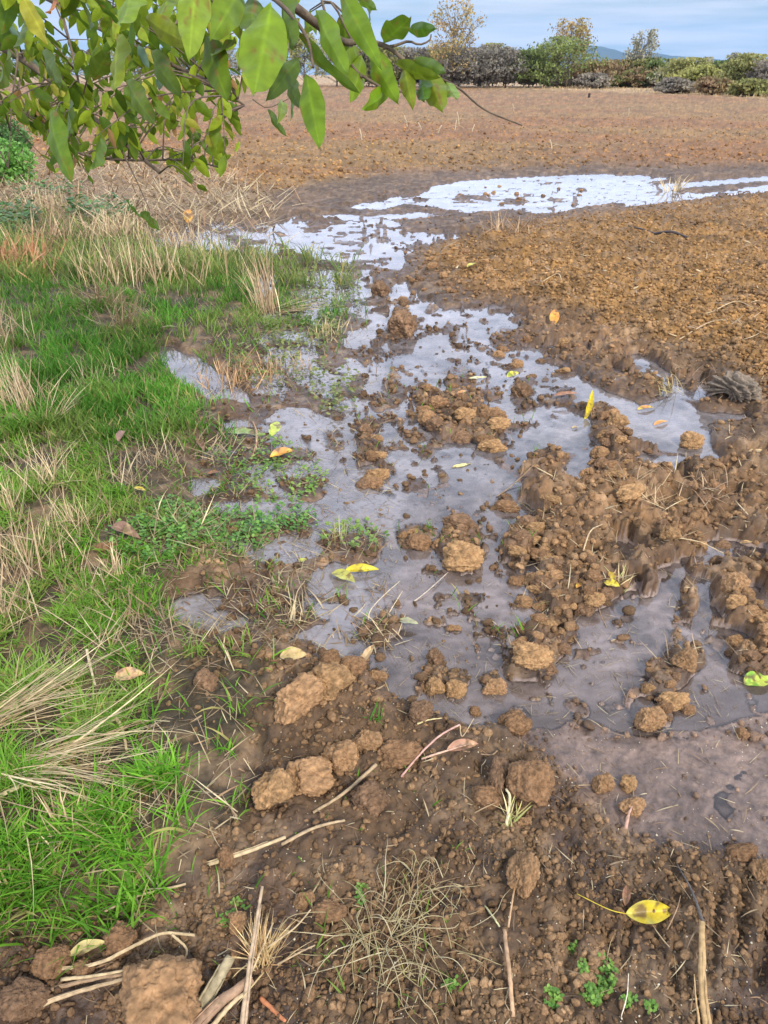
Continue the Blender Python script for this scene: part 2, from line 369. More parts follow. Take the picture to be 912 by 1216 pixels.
def water_mat():
    m, n, l, b = new_mat('muddy_water')
    tc = n.new('ShaderNodeTexCoord')
    def noise(sc, d=4, v=None):
        k = n.new('ShaderNodeTexNoise'); k.inputs['Scale'].default_value = sc; k.inputs['Detail'].default_value = d
        l.new(v or tc.outputs['Object'], k.inputs['Vector']); return k.outputs['Fac']
    cr = n.new('ShaderNodeValToRGB'); cr.color_ramp.elements[0].position = .35; cr.color_ramp.elements[0].color = (.38, .315, .285, 1)
    cr.color_ramp.elements[1].position = .68; cr.color_ramp.elements[1].color = (.48, .43, .435, 1)
    l.new(noise(3.5, 8), cr.inputs[0])
    mp2 = n.new('ShaderNodeMapping'); mp2.inputs['Scale'].default_value = (1, 2.6, 1); mp2.inputs['Rotation'].default_value = (0, 0, -.7); l.new(tc.outputs['Object'], mp2.inputs[0])
    st = n.new('ShaderNodeMapRange'); st.inputs[1].default_value = .4; st.inputs[2].default_value = .62; st.inputs[3].default_value = .86; st.inputs[4].default_value = 1.06; l.new(noise(24, 7, mp2.outputs[0]), st.inputs[0])
    sv = n.new('ShaderNodeVectorMath'); sv.operation = 'SCALE'; l.new(cr.outputs[0], sv.inputs[0]); l.new(st.outputs[0], sv.inputs['Scale'])
    si = n.new('ShaderNodeAttribute'); si.attribute_name = 'silt'
    sm = n.new('ShaderNodeMath'); sm.operation = 'MULTIPLY'; l.new(si.outputs['Fac'], sm.inputs[0]); sm.inputs[1].default_value = .85
    smx = n.new('ShaderNodeMix'); smx.data_type = 'RGBA'; l.new(sm.outputs[0], smx.inputs[0]); l.new(sv.outputs[0], smx.inputs[6])
    cr2 = n.new('ShaderNodeValToRGB'); cr2.color_ramp.elements[0].position = .36; cr2.color_ramp.elements[0].color = (.26, .185, .15, 1); cr2.color_ramp.elements[1].position = .64; cr2.color_ramp.elements[1].color = (.42, .32, .28, 1)
    l.new(noise(9, 9, mp2.outputs[0]), cr2.inputs[0]); l.new(cr2.outputs[0], smx.inputs[7])
    df = n.new('ShaderNodeBsdfDiffuse'); l.new(smx.outputs[2], df.inputs[0])
    tr = n.new('ShaderNodeBsdfTransparent'); tr.inputs[0].default_value = (.75, .66, .6, 1)
    at = n.new('ShaderNodeAttribute'); at.attribute_name = 'depth'
    turb = n.new('ShaderNodeMapRange'); turb.inputs[1].default_value = 0; turb.inputs[2].default_value = .026; turb.inputs[3].default_value = .08; turb.inputs[4].default_value = .86
    l.new(at.outputs['Fac'], turb.inputs[0])
    ms = n.new('ShaderNodeMixShader'); l.new(turb.outputs[0], ms.inputs[0]); l.new(tr.outputs[0], ms.inputs[1]); l.new(df.outputs[0], ms.inputs[2])
    gl = n.new('ShaderNodeBsdfGlossy'); gl.inputs['Roughness'].default_value = .04
    bp = n.new('ShaderNodeBump'); bp.inputs['Strength'].default_value = .12; bp.inputs['Distance'].default_value = .003
    mp = n.new('ShaderNodeMapping'); mp.inputs['Scale'].default_value = (1, 1.6, 1); mp.inputs['Rotation'].default_value = (0, 0, .5); l.new(tc.outputs['Object'], mp.inputs[0])
    l.new(noise(16, 3, mp.outputs[0]), bp.inputs['Height'])
    l.new(bp.outputs[0], gl.inputs['Normal'])
    fr = n.new('ShaderNodeFresnel'); fr.inputs[0].default_value = 1.6; l.new(bp.outputs[0], fr.inputs['Normal'])
    m2 = n.new('ShaderNodeMixShader'); l.new(fr.outputs[0], m2.inputs[0]); l.new(ms.outputs[0], m2.inputs[1]); l.new(gl.outputs[0], m2.inputs[2])
    l.new(m2.outputs[0], n['Material Output'].inputs['Surface'])
    return m

M_ground = ground_mat(); M_water = water_mat()
M_crumb = attr_mat('soil_crumb', .88, .35, 160, 1.0, 240, spec=.25, dist=.006)
M_clod = attr_mat('clod_soil', .85, .45, 4, .7, 14, spec=.2, rand=.18, dist=.005)
M_grass = attr_mat('grass_blade', .6, .15, 30, trans=.45, spec=.2)
M_dry = attr_mat('dry_straw', .7, .25, 40, trans=.15, spec=.25)
M_stalk = attr_mat('dry_stalk', .75, .3, 80, .5, 150, spec=.25, dist=.002)
M_leaf = attr_mat('tree_leaf', .5, .2, 45, .3, 70, trans=.42, spec=.2)
M_fleaf = attr_mat('fallen_leaf', .45, .28, 55, .3, 90, trans=.2, spec=.4)
M_bark = attr_mat('bark', .85, .35, 40, .7, 120, spec=.2, dist=.004)
M_far = attr_mat('far_foliage', .9, .3, .8, trans=.25, spec=.1)
M_weed = attr_mat('weed_leaf', .5, .2, 60, trans=.3, spec=.35)
M_grain = attr_mat('pale_grain', .6, .1, 60, spec=.3)

# ------------------------------------------------------------ ground sheet
rows_px = np.arange(1216, 97, -1.3)
d_in = gp(0 * rows_px + 456, rows_px)[1]
d_near = np.concatenate([-np.geomspace(30, .6, 12), np.linspace(-.5, d_in[0], 60)[:-1]])
d_far = np.geomspace(d_in[-1], 9000, 70)[1:]
D = np.concatenate([d_near, d_in, d_far])
T_in = np.linspace(-.53, .53, 720); ext = .53 + np.geomspace(.0016, 2.6, 70)
T = np.concatenate([-ext[::-1], T_in, ext])
depD = D * CP + CAMH * SP
wD = np.where(D > .477, depD, 1.2 + (.477 - D) * .9)
GX = (wD[:, None] * T[None]).ravel(); GY = np.repeat(D, len(T))
maps = ground_maps(GX, GY)
GZ = H(GX, GY, maps)
GZ = np.where(GY < .2, np.clip(GZ, .0, .05), GZ)
def lin(r, g, b):
    f = lambda c: ((c / 255 + .055) / 1.055) ** 2.4 if c > 10 else c / 255 / 12.92
    return np.array([f(r), f(g), f(b)])
C_mud = np.array([.098, .057, .029]); C_wet = np.array([.066, .037, .022]); C_ff = np.array([.195, .088, .026]); C_rf = np.array([.20, .104, .031])
C_rg = np.array([.16, .088, .040]); C_gr = np.array([.055, .042, .022]); C_vg = np.array([.33, .21, .10]); C_lt = np.array([.22, .15, .085])
def soil_col(x, y, g):
    one = np.ones((len(x), 1)); wet = np.clip(g['wet'] * 1.5, 0, 1)[:, None]
    c = C_mud * one; n1 = fbm(x * 3, y * 3, 4, 90)[:, None]; n2 = fbm(x * 25, y * 25, 3, 95)[:, None]
    def mix(c, d, f): return c * (1 - f) + d * f
    c = mix(c, C_rg * one, g['rg'][:, None]); c = mix(c, C_rf, g['rf'][:, None]); c = mix(c, C_gr, g['gr'][:, None] * .8)
    farf = fbm(x * .12, y * .35, 4, 96)[:, None]
    c = mix(c, mix(C_ff, np.array([.20, .108, .032]) * one, np.clip((farf - .42) * 5, 0, 1)), g['ff'][:, None])
    c = mix(c, C_lt, g['lt'][:, None] * .8)
    c = mix(c, C_vg * one, np.clip(g['vg'][:, None] * 1.0, 0, 1))
    wetf = wet * (1 - .5 * g['rf'][:, None]) * .8
    c = mix(c, C_wet * one, wetf)
    c = mix(c, np.array([.165, .112, .086]) * one, g['sl'][:, None] * .8)
    c = mix(c, np.array([.23, .145, .078]) * one, np.clip((fbm(x * 11, y * 11, 3, 91)[:, None] - .55) * 4, 0, .55) * (1 - g['sl'][:, None]) * (1 - .6 * g['ff'][:, None]))
    c = c * (.5 + 1.0 * n1) * (.45 + 1.1 * n2)
    return c
gcol = soil_col(GX, GY, maps)
mask_und = (maps['w'] > .5)[:, None]
gcol = np.where(mask_und, gcol * 0 + (np.array([.13, .088, .07]) * (1 - sample(PL, maps['px'], maps['py'])[:, None]) + np.array([.21, .150, .122]) * sample(PL, maps['px'], maps['py'])[:, None]) * (.7 + .6 * fbm(GX * 12, GY * 12, 3, 99)[:, None]), gcol)
nr, nc = len(D), len(T)
i = (np.arange(nr - 1)[:, None] * nc + np.arange(nc - 1)[None]).ravel()
q = np.stack([i, i + 1, i + nc + 1, i + nc], -1)
g_ob = mesh_arrays('ground', np.stack([GX, GY, GZ], 1), [q], M_ground, gcol, attrs={'wet': np.clip(maps['wet'] * (1 - .5 * maps['ff']) + maps['sl'] * .4, 0, 1.3) * np.clip(6 / maps['dep'], .35, 1)})
tag(g_ob, kind='structure')

# water sheet: cells of the same lattice where the water stands (with a margin under the banks)
def near_water():
    m = maps['w'] > .02
    m &= (GY > .5) & (GY < 60) & (maps['w'] > .02)
    return m.reshape(nr, nc)
nw = near_water(); cell = nw[:-1, :-1] | nw[1:, :-1] | nw[:-1, 1:] | nw[1:, 1:]
qi = q.reshape(nr - 1, nc - 1, 4)[cell]
used, inv = np.unique(qi, return_inverse=True)
w_ob = mesh_arrays('water', np.stack([GX[used], GY[used], np.zeros(len(used))], 1), [inv.reshape(-1, 4)], M_water,
                   attrs={'depth': np.clip(-GZ[used], 0, 1) * np.clip((2 * (maps['w'][used] - .5)) * 2, 0, 1) * (1 - .3 * maps['sl'][used]), 'silt': np.clip(sample(PL, maps['px'][used], maps['py'][used]) + maps['sl'][used], 0, 1)})
tag(w_ob, kind='structure')
print('ground', len(GX), 'water', len(used))

def hz(x, y): return H(np.atleast_1d(np.asarray(x, float)), np.atleast_1d(np.asarray(y, float)))
def surf(x, y): return np.maximum(hz(x, y), 0)

# ------------------------------------------------------------ clods
import bmesh
def ico(sub):
    bm = bmesh.new(); bmesh.ops.create_icosphere(bm, subdivisions=sub, radius=1)
    V = np.array([v.co[:] for v in bm.verts]); Fc = np.array([[v.index for v in f.verts] for f in bm.faces]); bm.free(); return V, Fc
I4, F4 = ico(6); I1, F1 = ico(2); I0, F0 = ico(1)
def clod_shape(V, seed, sharp=7):
    rs = np.random.RandomState(seed); N = rs.normal(size=(sharp, 3)); N /= np.linalg.norm(N, axis=1)[:, None]; dd = .62 + .38 * rs.rand(sharp)
    k = V @ N.T; r = np.where(k > .05, dd / np.maximum(k, .05), 9); soft = -np.log(np.exp(-r * 15).sum(1) + np.exp(-15 * 1.05)) / 15
    o = rs.rand(3) * 50
    n = .30 * (vn3(V * 1.7 + o, seed) - .5) + .20 * (vn3(V * 4 + o, seed + 1) - .5) + .13 * (vn3(V * 9 + o, seed + 2) - .5) + .09 * (vn3(V * 20 + o, seed + 3) - .5) + .05 * (vn3(V * 42 + o, seed + 4) - .5)
    lumps = np.abs(vn3(V * 6 + o, seed + 5) - .5) * -.18
    return V * (soft + n + lumps)[:, None]
def clod_mesh(seed, col, sub=4):
    V = clod_shape(I4, seed); 
    c = np.tile(col, (len(V), 1)) * (.75 + .5 * vn3(V * 5 + seed, seed)[:, None])
    return V, c
protos = []
tint = [(.28,.16,.077),(.22,.122,.06),(.18,.105,.058),(.31,.18,.082)]
for k in range(12):
    V, c = clod_mesh(100 + k, np.array(tint[k % 4]))
    me_o = mesh_arrays('clod', V, [F4], M_clod, c); protos.append(me_o.data); bpy.data.objects.remove(me_o)
def put_clod(px, py, wpx, hpx, label, group=None, rot=0, v=None, name='clod', cat='clod', sink=.38, dark=None):
    x, y, dep = gp(px, py + hpx * .25, .01); x = float(x); y = float(y)
    w = wpx / F * float(dep) * .5; h = hpx / F * float(dep) * .5 / .9
    v = random.randrange(12) if v is None else v
    o = bpy.data.objects.new(name, protos[v]); COL.objects.link(o)
    zz = float(max(hz(x, y)[0], -.004 if True else 0))
    hh = min(h, w * 1.1)
    o.scale = (w * 1.08, max(h * 1.0, w * .6), hh * .95); o.rotation_euler = (random.uniform(-.25, .25), random.uniform(-.25, .25), rot + random.uniform(-.3, .3) * (rot == 0))
    o.location = (x, y, zz + hh * (1 - sink) * .75)
    tag(o, label, cat, group); return o

hand = [
 (190,1180,104,84,'big squarish brown clod beside the broken stalks at the bottom left',0,4),
 (548,656,46,40,'large orange brown clod standing alone with its reflection in the puddle',0,3),
 (547,624,40,24,'dark crumbly clod resting just behind the orange clod in the puddle',0,2),
 (355,848,62,44,'left half of the long ridge shaped clod beside the grass',.6,0),
 (392,828,52,40,'right half of the long ridge shaped clod beside the grass',.6,7),
 (368,922,60,42,'light brown blocky clod in the row below the long clod',0,4),
 (405,902,44,34,'tapered clod between the blocky clod and the small round one',-.5,8),
 (436,889,33,26,'small round tan clod in the row behind the stalk',0,0),
 (474,896,50,32,'purple brown oval clod at the right end of the clod row',.1,9),
 (325,941,46,44,'pointed tan clod leaning at the edge of the grass',.8,11),
 (441,952,40,36,'grey brown round clod right of the fallen stalk',0,2),
 (628,930,50,54,'upright furrowed clod at the edge of the smooth mud',0,5),
 (592,922,26,46,'narrow upright clod touching the furrowed clod',0,6),
 (578,951,34,24,'small reddish clod in front of the narrow upright clod',0,1),
 (620,1040,38,50,'crumbly tan clod above the thin upright stalk',0,8),
 (478,384,32,40,'dark tall clod standing in the water beside the grass',0,2),
 (612,857,36,28,'wet round clod at the near shore of the shallow pool',0,1),
 (743,599,40,20,'long smooth tan clod on top of the muddy ridge',.5,3),
 (603,598,30,16,'flat clod in the water at the left foot of the ridge',0,1),
 (498,641,26,22,'cluster topped clod left of the orange clod in the puddle',0,5),
 (395,797,26,24,'small brown clod beside the curled tan leaf',0,1),
 (420,805,28,24,'brown clod under the curled tan leaf',0,5),
 (447,812,24,14,'flat pale clod at the end of a short straw',0,0),
 (500,857,30,26,'dark clod at the shore left of the wet round clod',0,6),
 (145,1114,36,34,'purple brown clod half hidden in the near grass',0,9),
 (64,1138,38,36,'brown clod at the lower left corner of the grass',0,5),
 (30,1185,56,44,'low dark clod in the bottom left corner',0,6),
 (248,821,26,26,'grey rounded stone like clod in the grass',0,2),
 (275,771,22,20,'small grey clod beside the muddy hollow in the grass',0,2),
 (282,1097,24,22,'small square tan clod above the broken stalks',0,4),
 (362,1072,24,20,'small shiny wet clod right of the tall stalk',0,0),
 (392,1090,40,18,'long low wet clod right of the tall stalk',0,9),
 (270,1020,20,24,'reddish clod at the end of the pale bent stalk',0,9),
 (345,938,18,18,'little crumb of soil at the foot of the blocky clod',0,8),
 (770,852,34,28,'tan clod at the near end of the finger of clods',0,0),
 (798,826,36,24,'lumpy clod in the middle of the finger of clods',0,3),
 (812,790,34,24,'rounded clod at the far end of the finger of clods',0,8),
 (715,928,24,24,'left one of two round clods standing in the smooth mud',0,0),
 (745,925,20,20,'right one of two round clods standing in the smooth mud',0,3),
 (752,956,34,20,'flat crumbly clod just in front of the two round clods',0,8),
 (515,811,24,22,'left one of the pair of clods in the shallow pool',0,7),
 (541,812,24,24,'right one of the pair of clods in the shallow pool',0,3),
 (517,779,20,20,'dark little clod behind the pair of clods in the pool',0,2),
 (586,811,28,22,'orange clod alone between the pair and the ridge finger',0,0),
 (629,786,44,32,'broad tan clod at the near tip of the ridge finger',0,3),
 (538,742,18,10,'tiny flat clod alone in the middle of the shallow pool',0,0),
 (620,462,24,18,'clod with a yellow leaf stuck on it in the upper puddle',0,2),
 (868,705,28,30,'tan clod on the left rim of the right hand ridge',0,0),
 (820,520,26,24,'orange brown clod near the curled grey husk',0,3),
 (882,868,14,14,'single small clod in the mud below the yellow green leaf',0,1),
 (434,512,16,16,'small dark clod above the chain of clods in the puddle',0,2),
 (565,840,14,12,'tiny wet crumb beside the shallow pool shore',0,1),
 (880,1010,34,20,'low crumbly clod at the right edge of the smooth mud',0,5),
 (905,1035,26,30,'ochre clod at the right edge above the tyre track',0,8),
 (100,1150,26,20,'purplish clod beside the pale yellow leaf at the bottom left',0,9),
 (452,342,20,24,'dark mossy clod in the narrow upper channel',0,2),
 (130,665,22,14,'brown clod lying in the grass beside a brown leaf',0,5),
 (480,205+152,14,10,'little clod at the top of the narrow channel',0,6),
]
for px, py, w, h, lab, rot, v in hand: put_clod(px, py, w, h, lab, None, rot, v)
# clusters of look-alike clods (cx,cy,rx,ry,n,min px,max px,label,group)
clusters = [
 (440,545,14,34,9,12,24,'wet clod in the chain of clods left of the puddle middle','chain of clods in the puddle'),
 (535,495,30,26,14,12,24,'clod in the crowd of clods standing in the puddle middle','crowd of clods in the puddle middle'),
 (580,505,22,28,12,14,30,'clod at the right of the crowd standing in the puddle','right crowd of clods in the puddle'),
 (545,460,8,26,7,9,15,'small clod in the upright row behind the puddle crowd','upright row of small clods'),
 (505,478,9,20,6,8,14,'small clod in the left row behind the puddle crowd','left row of small clods'),
 (490,640,14,14,5,10,16,'small round crumb beside the orange clod in the puddle','round crumbs by the orange clod'),
 (640,660,36,60,24,12,26,'clod on the left shoulder of the long muddy ridge','clods on the left shoulder of the ridge'),
 (690,700,40,30,16,12,26,'clod on the near tongue of the long muddy ridge','clods on the near tongue of the ridge'),
 (640,765,30,26,12,12,24,'clod in the trail running down from the ridge','clods trailing from the ridge'),
 (740,560,50,40,20,10,24,'clod on the broad middle of the muddy ridge','clods on the broad ridge'),
 (725,510,16,30,9,14,24,'clod in the curved bank round the small pool','clods of the curved bank'),
 (820,620,60,50,18,10,22,'clod on the right half of the muddy ridge','clods on the right half of the ridge'),
 (885,740,26,60,20,12,26,'clod on the ridge along the right edge','clods on the ridge at the right edge'),
 (792,828,28,34,12,10,20,'small crumb on the finger of clods near the shore','crumbs on the finger of clods'),
 (640,420,60,26,14,7,16,'clod on the bank above the upper puddle','clods on the bank above the upper puddle'),
 (545,325,40,20,12,7,14,'clod at the corner of the field beside the narrow channel','clods at the field corner'),
 (500,345,40,26,10,6,12,'wet clod scattered in the narrow upper channel','clods in the narrow channel'),
 (640,232,110,14,16,3,6,'small dark clod sticking out of the far puddle','clods in the far puddle'),
 (600,950,60,40,10,8,18,'small clod in the mud between the shore and the stalks','clods near the shore mud'),
 (350,1000,60,40,14,8,16,'small clod on the dark soil right of the near grass','clods on the dark near soil'),
 (480,930,60,50,10,8,18,'small clod on the soil right of the clod row','small clods right of the row'),
 (370,700,80,30,10,10,20,'wet clod at the boggy edge between grass and puddle','clods at the boggy edge'),
 (420,400,30,60,8,8,16,'clod in the grassy margin left of the channel','clods in the grassy margin'),
]
nclod = len(hand)
for cx, cy, rx, ry, n, a, b, lab, grp in clusters:
    for k in range(n):
        an = random.uniform(0, 6.28); rr = math.sqrt(random.random())
        s = random.uniform(a, b) if random.random() < .8 else b
        if nclod >= 300: break
        put_clod(cx + rx * rr * math.cos(an), cy + ry * rr * math.sin(an), s, s * random.uniform(.5, .8), lab, grp, sink=.6); nclod += 1
print('clods', nclod)

# ------------------------------------------------------------ soil crumbs (stuff)
def rand_rot(n):
    q4 = R.normal(size=(n, 4)); q4 /= np.linalg.norm(q4, axis=1)[:, None]
    w, x, y, z = q4.T
    return np.stack([np.stack([1-2*(y*y+z*z), 2*(x*y-z*w), 2*(x*z+y*w)], -1), np.stack([2*(x*y+z*w), 1-2*(x*x+z*z), 2*(y*z-x*w)], -1), np.stack([2*(x*z-y*w), 2*(y*z+x*w), 1-2*(x*x+y*y)], -1)], 1)
def scatter(n, px0, px1, py0, py1, prob):
    """n random ground points, even over the picture, kept with probability prob(maps)"""
    px = R.uniform(px0, px1, n); py = R.uniform(py0, py1, n); x, y, d = gp(px, py)
    g = ground_maps(x, y); keep = R.rand(n) < prob(g)
    return x[keep], y[keep], {k: v[keep] for k, v in g.items()}
def crumb_mesh(name, n, box, prob, smin, smax, base, fcs, colmul=1.0, power=2.2, colfix=None):
    x, y, g = scatter(n, *box, prob); m = len(x)
    s = (smin + (smax - smin) * R.rand(m) ** power)
    if callable(smin): pass
    vars_ = [clod_shape(base, 500 + k, 5) * np.random.RandomState(k).uniform(.6, 1.35, (1, 3)) * (1 + .35 * (np.random.RandomState(k + 50).rand(len(base), 1) - .5)) for k in range(12)]
    A = np.stack(vars_)[R.randint(0, 12, m)]
    A = A * (s[:, None, None] * (.7 + .6 * R.rand(m, 1, 3))); A = np.einsum('nij,nkj->nki', rand_rot(m), A)
    z = np.maximum(H(x, y, g), -.003)
    A[..., 2] *= .8; A += np.stack([x, y, z + s * .35], -1)[:, None]
    c = soil_col(x, y, g); c = c * .62 + np.array([.24, .138, .064]) * .38 * np.where(g['wet'] > .6, .75, 1)[:, None]; c = c * (.55 + .95 * R.rand(m, 1)) * colmul
    if colfix is not None: c = c * 0 + np.array(colfix) * (.7 + .5 * R.rand(m, 1))
    V = A.reshape(-1, 3); nb = len(base); Fc = (np.arange(m)[:, None, None] * nb + fcs[None]).reshape(-1, 3)
    o = mesh_arrays(name, V, [Fc], M_crumb if colfix is None else M_grain, np.repeat(c, nb, 0)); print(name, m)
    return tag(o, kind='stuff')
land = lambda g: (g['w'] < .45)
o = crumb_mesh('soil_crumbs', 34000, (-60, 970, 790, 1290), lambda g: land(g) * (1 - .75 * g['gr']) * (1 - .93 * g['sl']) * np.clip((fbm(g['px'] * .012, g['py'] * .012, 3, 8) - .38) * 4, .3, .9), .0016, .009, I1, F1, 1.3, 3.6)
tag(o, 'loose brown soil crumbs strewn over the near mud', 'soil crumbs')
o = crumb_mesh('soil_crumbs', 24000, (380, 980, 440, 880), lambda g: np.where(g['w'] < .5, 1., .0) * np.clip(g['rg'] + .2, 0, 1) * np.clip((fbm(g['px'] * .03, g['py'] * .03, 3, 18) - .36) * 5, .15, 1), .0025, .017, I1, F1, 1.35, 4.2)
tag(o, 'lumpy crumbs of wet soil covering the muddy ridges', 'soil crumbs')
o = crumb_mesh('soil_crumbs', 42000, (430, 1000, 232, 520), lambda g: np.where(g['w'] < .4, 1., .0) * np.clip(g['rf'] + .15, 0, 1), .005, .019, I0, F0, 1.3, 1.6)
tag(o, 'small tan clods of the tilled field on the right', 'soil crumbs')
o = crumb_mesh('soil_crumbs', 14000, (-20, 960, 140, 262), lambda g: np.where(g['w'] < .2, 1., .0) * np.clip(g['ff'] * 1.2 - .1, 0, 1), .010, .042, I0, F0, 1.35, 2.4)
tag(o, 'crumbs of reddish soil across the far ploughed field', 'soil crumbs')
o = crumb_mesh('soil_crumbs', 4000, (230, 620, 380, 820), lambda g: np.where(g['w'] < .6, 1., .12), .004, .014, I1, F1, 1.2, 2.2)
tag(o, 'wet crumbs along the boggy left shore', 'soil crumbs')
o = crumb_mesh('seed_grains', 1300, (150, 930, 560, 1230), lambda g: np.where(g['w'] < .4, 1., .05) * (1 - g['gr']), .0012, .0024, I0, F0, colfix=(.58, .50, .36))
tag(o, 'tiny pale seed grains sprinkled over the mud', 'seed grains')

# ------------------------------------------------------------ green grass
def zone_soft(P, r): return zone(P, r)
gd = zone_soft([[(-200,330),(60,325),(130,330),(215,330),(330,340),(410,372),(380,392),(300,385),(230,392),(175,405),(190,440),(235,480),(225,520),(170,545),(160,600),(200,640),(190,700),(170,740),(200,800),(235,850),(290,900),(290,960),(225,990),(205,1060),(120,1085),(60,1090),(0,1100),(-200,1120)]], 14)
gsp = zone_soft([[(-200,260),(60,262),(200,300),(330,310),(430,330),(430,385),(350,410),(260,480),(260,560),(330,600),(430,610),(430,650),(330,670),(230,700),(240,760),(330,800),(330,830),(310,900),(300,980),(250,1030),(240,1080),(150,1130),(0,1216),(-200,1240)], ell(610,985,20,20), ell(385,630,50,30)], 16)
def grass(n, box, dens, lo, hi, wd, c1, c2, seed_l=0, name='grass', label='', lean=.25, curl=.9, clump=1.0, th=.35):
    px = R.uniform(box[0], box[1], n); py = R.uniform(box[2], box[3], n); x, y, d = gp(px, py)
    g = ground_maps(x, y); dn = dens(g, px, py)
    cl = fbm(x * 9, y * 9, 3, 120 + seed_l); dn = dn * np.clip((cl - th) * 5, 0, 1) ** clump
    k = (R.rand(n) < dn) & (g['w'] < .75); x, y, cl = x[k], y[k], cl[k]; g = {a: v[k] for a, v in g.items()}; m = len(x)
    z = np.maximum(H(x, y, g), 0) - .004
    L = (lo + (hi - lo) * R.rand(m)) * (.65 + .7 * vn(x * 3, y * 3, 55)); 
    az = 2 * math.pi * vn(x * 2.3, y * 2.3, 66) * 1.5 + R.normal(size=m) * 1.9
    f = R.rand(m, 1); c = np.array(c1) * (1 - f) + np.array(c2) * f
    c = c * (.6 + .75 * vn(x * 2.7, y * 2.7, 77)[:, None]); hu = np.clip(vn(x * 4, y * 4, 78)[:, None] * 1.6 - .7, 0, .6); c = c * (1 - hu) + np.array([.26, .34, .07]) * hu
    yel = (R.rand(m, 1) < .10); c = np.where(yel, np.array([.42, .36, .12]), c)
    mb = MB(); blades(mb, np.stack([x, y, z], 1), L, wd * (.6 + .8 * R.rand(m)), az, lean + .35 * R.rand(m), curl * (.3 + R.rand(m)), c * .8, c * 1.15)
    o = mb.build(name, M_grass); print(name, m); tag(o, label, 'grass', kind='stuff'); return o
GRN1, GRN2 = (.055, .18, .010), (.21, .43, .035)
G = lambda px, py, m: sample(m, px, py)
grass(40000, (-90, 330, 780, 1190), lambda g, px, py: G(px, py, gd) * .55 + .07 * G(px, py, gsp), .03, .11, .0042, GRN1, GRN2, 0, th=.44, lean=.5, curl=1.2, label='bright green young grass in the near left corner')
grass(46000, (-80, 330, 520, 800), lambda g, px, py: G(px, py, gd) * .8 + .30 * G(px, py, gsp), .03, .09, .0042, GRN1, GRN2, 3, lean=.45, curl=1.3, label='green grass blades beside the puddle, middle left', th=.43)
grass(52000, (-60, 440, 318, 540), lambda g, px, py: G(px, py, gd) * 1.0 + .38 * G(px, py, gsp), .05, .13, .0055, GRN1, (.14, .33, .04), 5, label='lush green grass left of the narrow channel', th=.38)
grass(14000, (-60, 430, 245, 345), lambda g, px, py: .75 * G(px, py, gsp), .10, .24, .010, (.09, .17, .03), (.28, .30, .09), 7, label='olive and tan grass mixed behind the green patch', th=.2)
grass(9000, (300, 640, 440, 760), lambda g, px, py: .13 * (g['wet'] > .2) * (g['w'] < .6), .03, .07, .004, GRN1, GRN2, 9, label='sparse green shoots on the wet bank', th=.3)
grass(2500, (150, 560, 900, 1216), lambda g, px, py: .10 * (1 - g['wet']) * (1 - G(px, py, gd)), .02, .06, .003, GRN1, GRN2, 10, label='scattered seedlings on the dark near soil', th=.3)

# ------------------------------------------------------------ low weeds (stuff)
def weeds(name, label, n, regions, size, c1, c2, hmax=.04):
    mb = MB(); V, Q, C_ = [], [], []
    for (cx, cy, rx, ry, k) in regions:
        a = R.rand(k) * 6.28; r = np.sqrt(R.rand(k)); px = cx + rx * r * np.cos(a); py = cy + ry * r * np.sin(a)
        x, y, d = gp(px, py); z = np.maximum(hz(x, y), 0)
        for i in range(k):
            cc = (np.array(c1) + (np.array(c2) - np.array(c1)) * R.rand()) * (.8 + .4 * R.rand())
            for j in range(4):
                aa = R.rand() * 6.28; s = size * (.6 + .8 * R.rand()); t0 = R.uniform(-.2, .6)
                u = np.array([math.cos(aa), math.sin(aa), t0]); v = np.array([-math.sin(aa), math.cos(aa), R.uniform(-.4, .4)])
                b = np.array([x[i], y[i], z[i] + R.rand() * hmax])
                P = [b, b + u * s * .35 + v * s * .38, b + u * s * .8 + v * s * .33, b + u * s * 1.05, b + u * s * .8 - v * s * .33, b + u * s * .35 - v * s * .38]
                V.append(P); C_.append([cc] * 6)
    m = len(V); V = np.array(V).reshape(-1, 3); b = (np.arange(m) * 6)[:, None]
    q = np.concatenate([b + [0, 1, 2, 3], b + [0, 3, 4, 5]])
    mb.add(V, q, None, np.array(C_).reshape(-1, 3)); o = mb.build(name, M_weed); return tag(o, label, 'weeds', kind='stuff')
weeds('ground_weeds', 'low clover like weeds in the grass above the muddy hollow', 0, [(250,635,80,28,420),(180,660,50,25,150),(330,620,50,20,90)], .013, (.07,.20,.03), (.20,.36,.07))
weeds('ground_weeds', 'tiny bright green seedlings on the mud at the bottom', 0, [(525,1165,0.1,0.1,0),(718,1165,12,26,60),(700,1190,14,12,40),(652,1198,10,14,26),(745,1195,10,8,16),(690,1160,6,8,10),(770,1205,8,6,12),(285,1085,10,10,10),(430,1075,7,16,16),(535,1180,8,7,10),(270,1100,10,8,8),(680,1130,5,5,6)], .0065, (.09,.21,.03), (.22,.36,.06), .012)
weeds('ground_weeds', 'olive water weeds standing in the shallow water by the channel', 0, [(390,350,40,40,200),(360,400,50,25,150),(330,440,60,25,110),(400,470,30,30,60)], .022, (.10,.14,.03), (.26,.27,.08), .09)
weeds('ground_weeds', 'small green plants among the sodden straw left of the puddle', 0, [(330,570,60,30,120),(300,540,50,20,80),(420,640,40,20,50)], .014, (.10,.22,.03), (.28,.38,.08), .03)
weeds('ground_weeds', 'dark green nettles at the far left edge of the field', 0, [(20,275,30,16,120),(120,265,40,10,100),(60,240,50,8,70)], .05, (.05,.12,.03), (.12,.22,.06), .22)

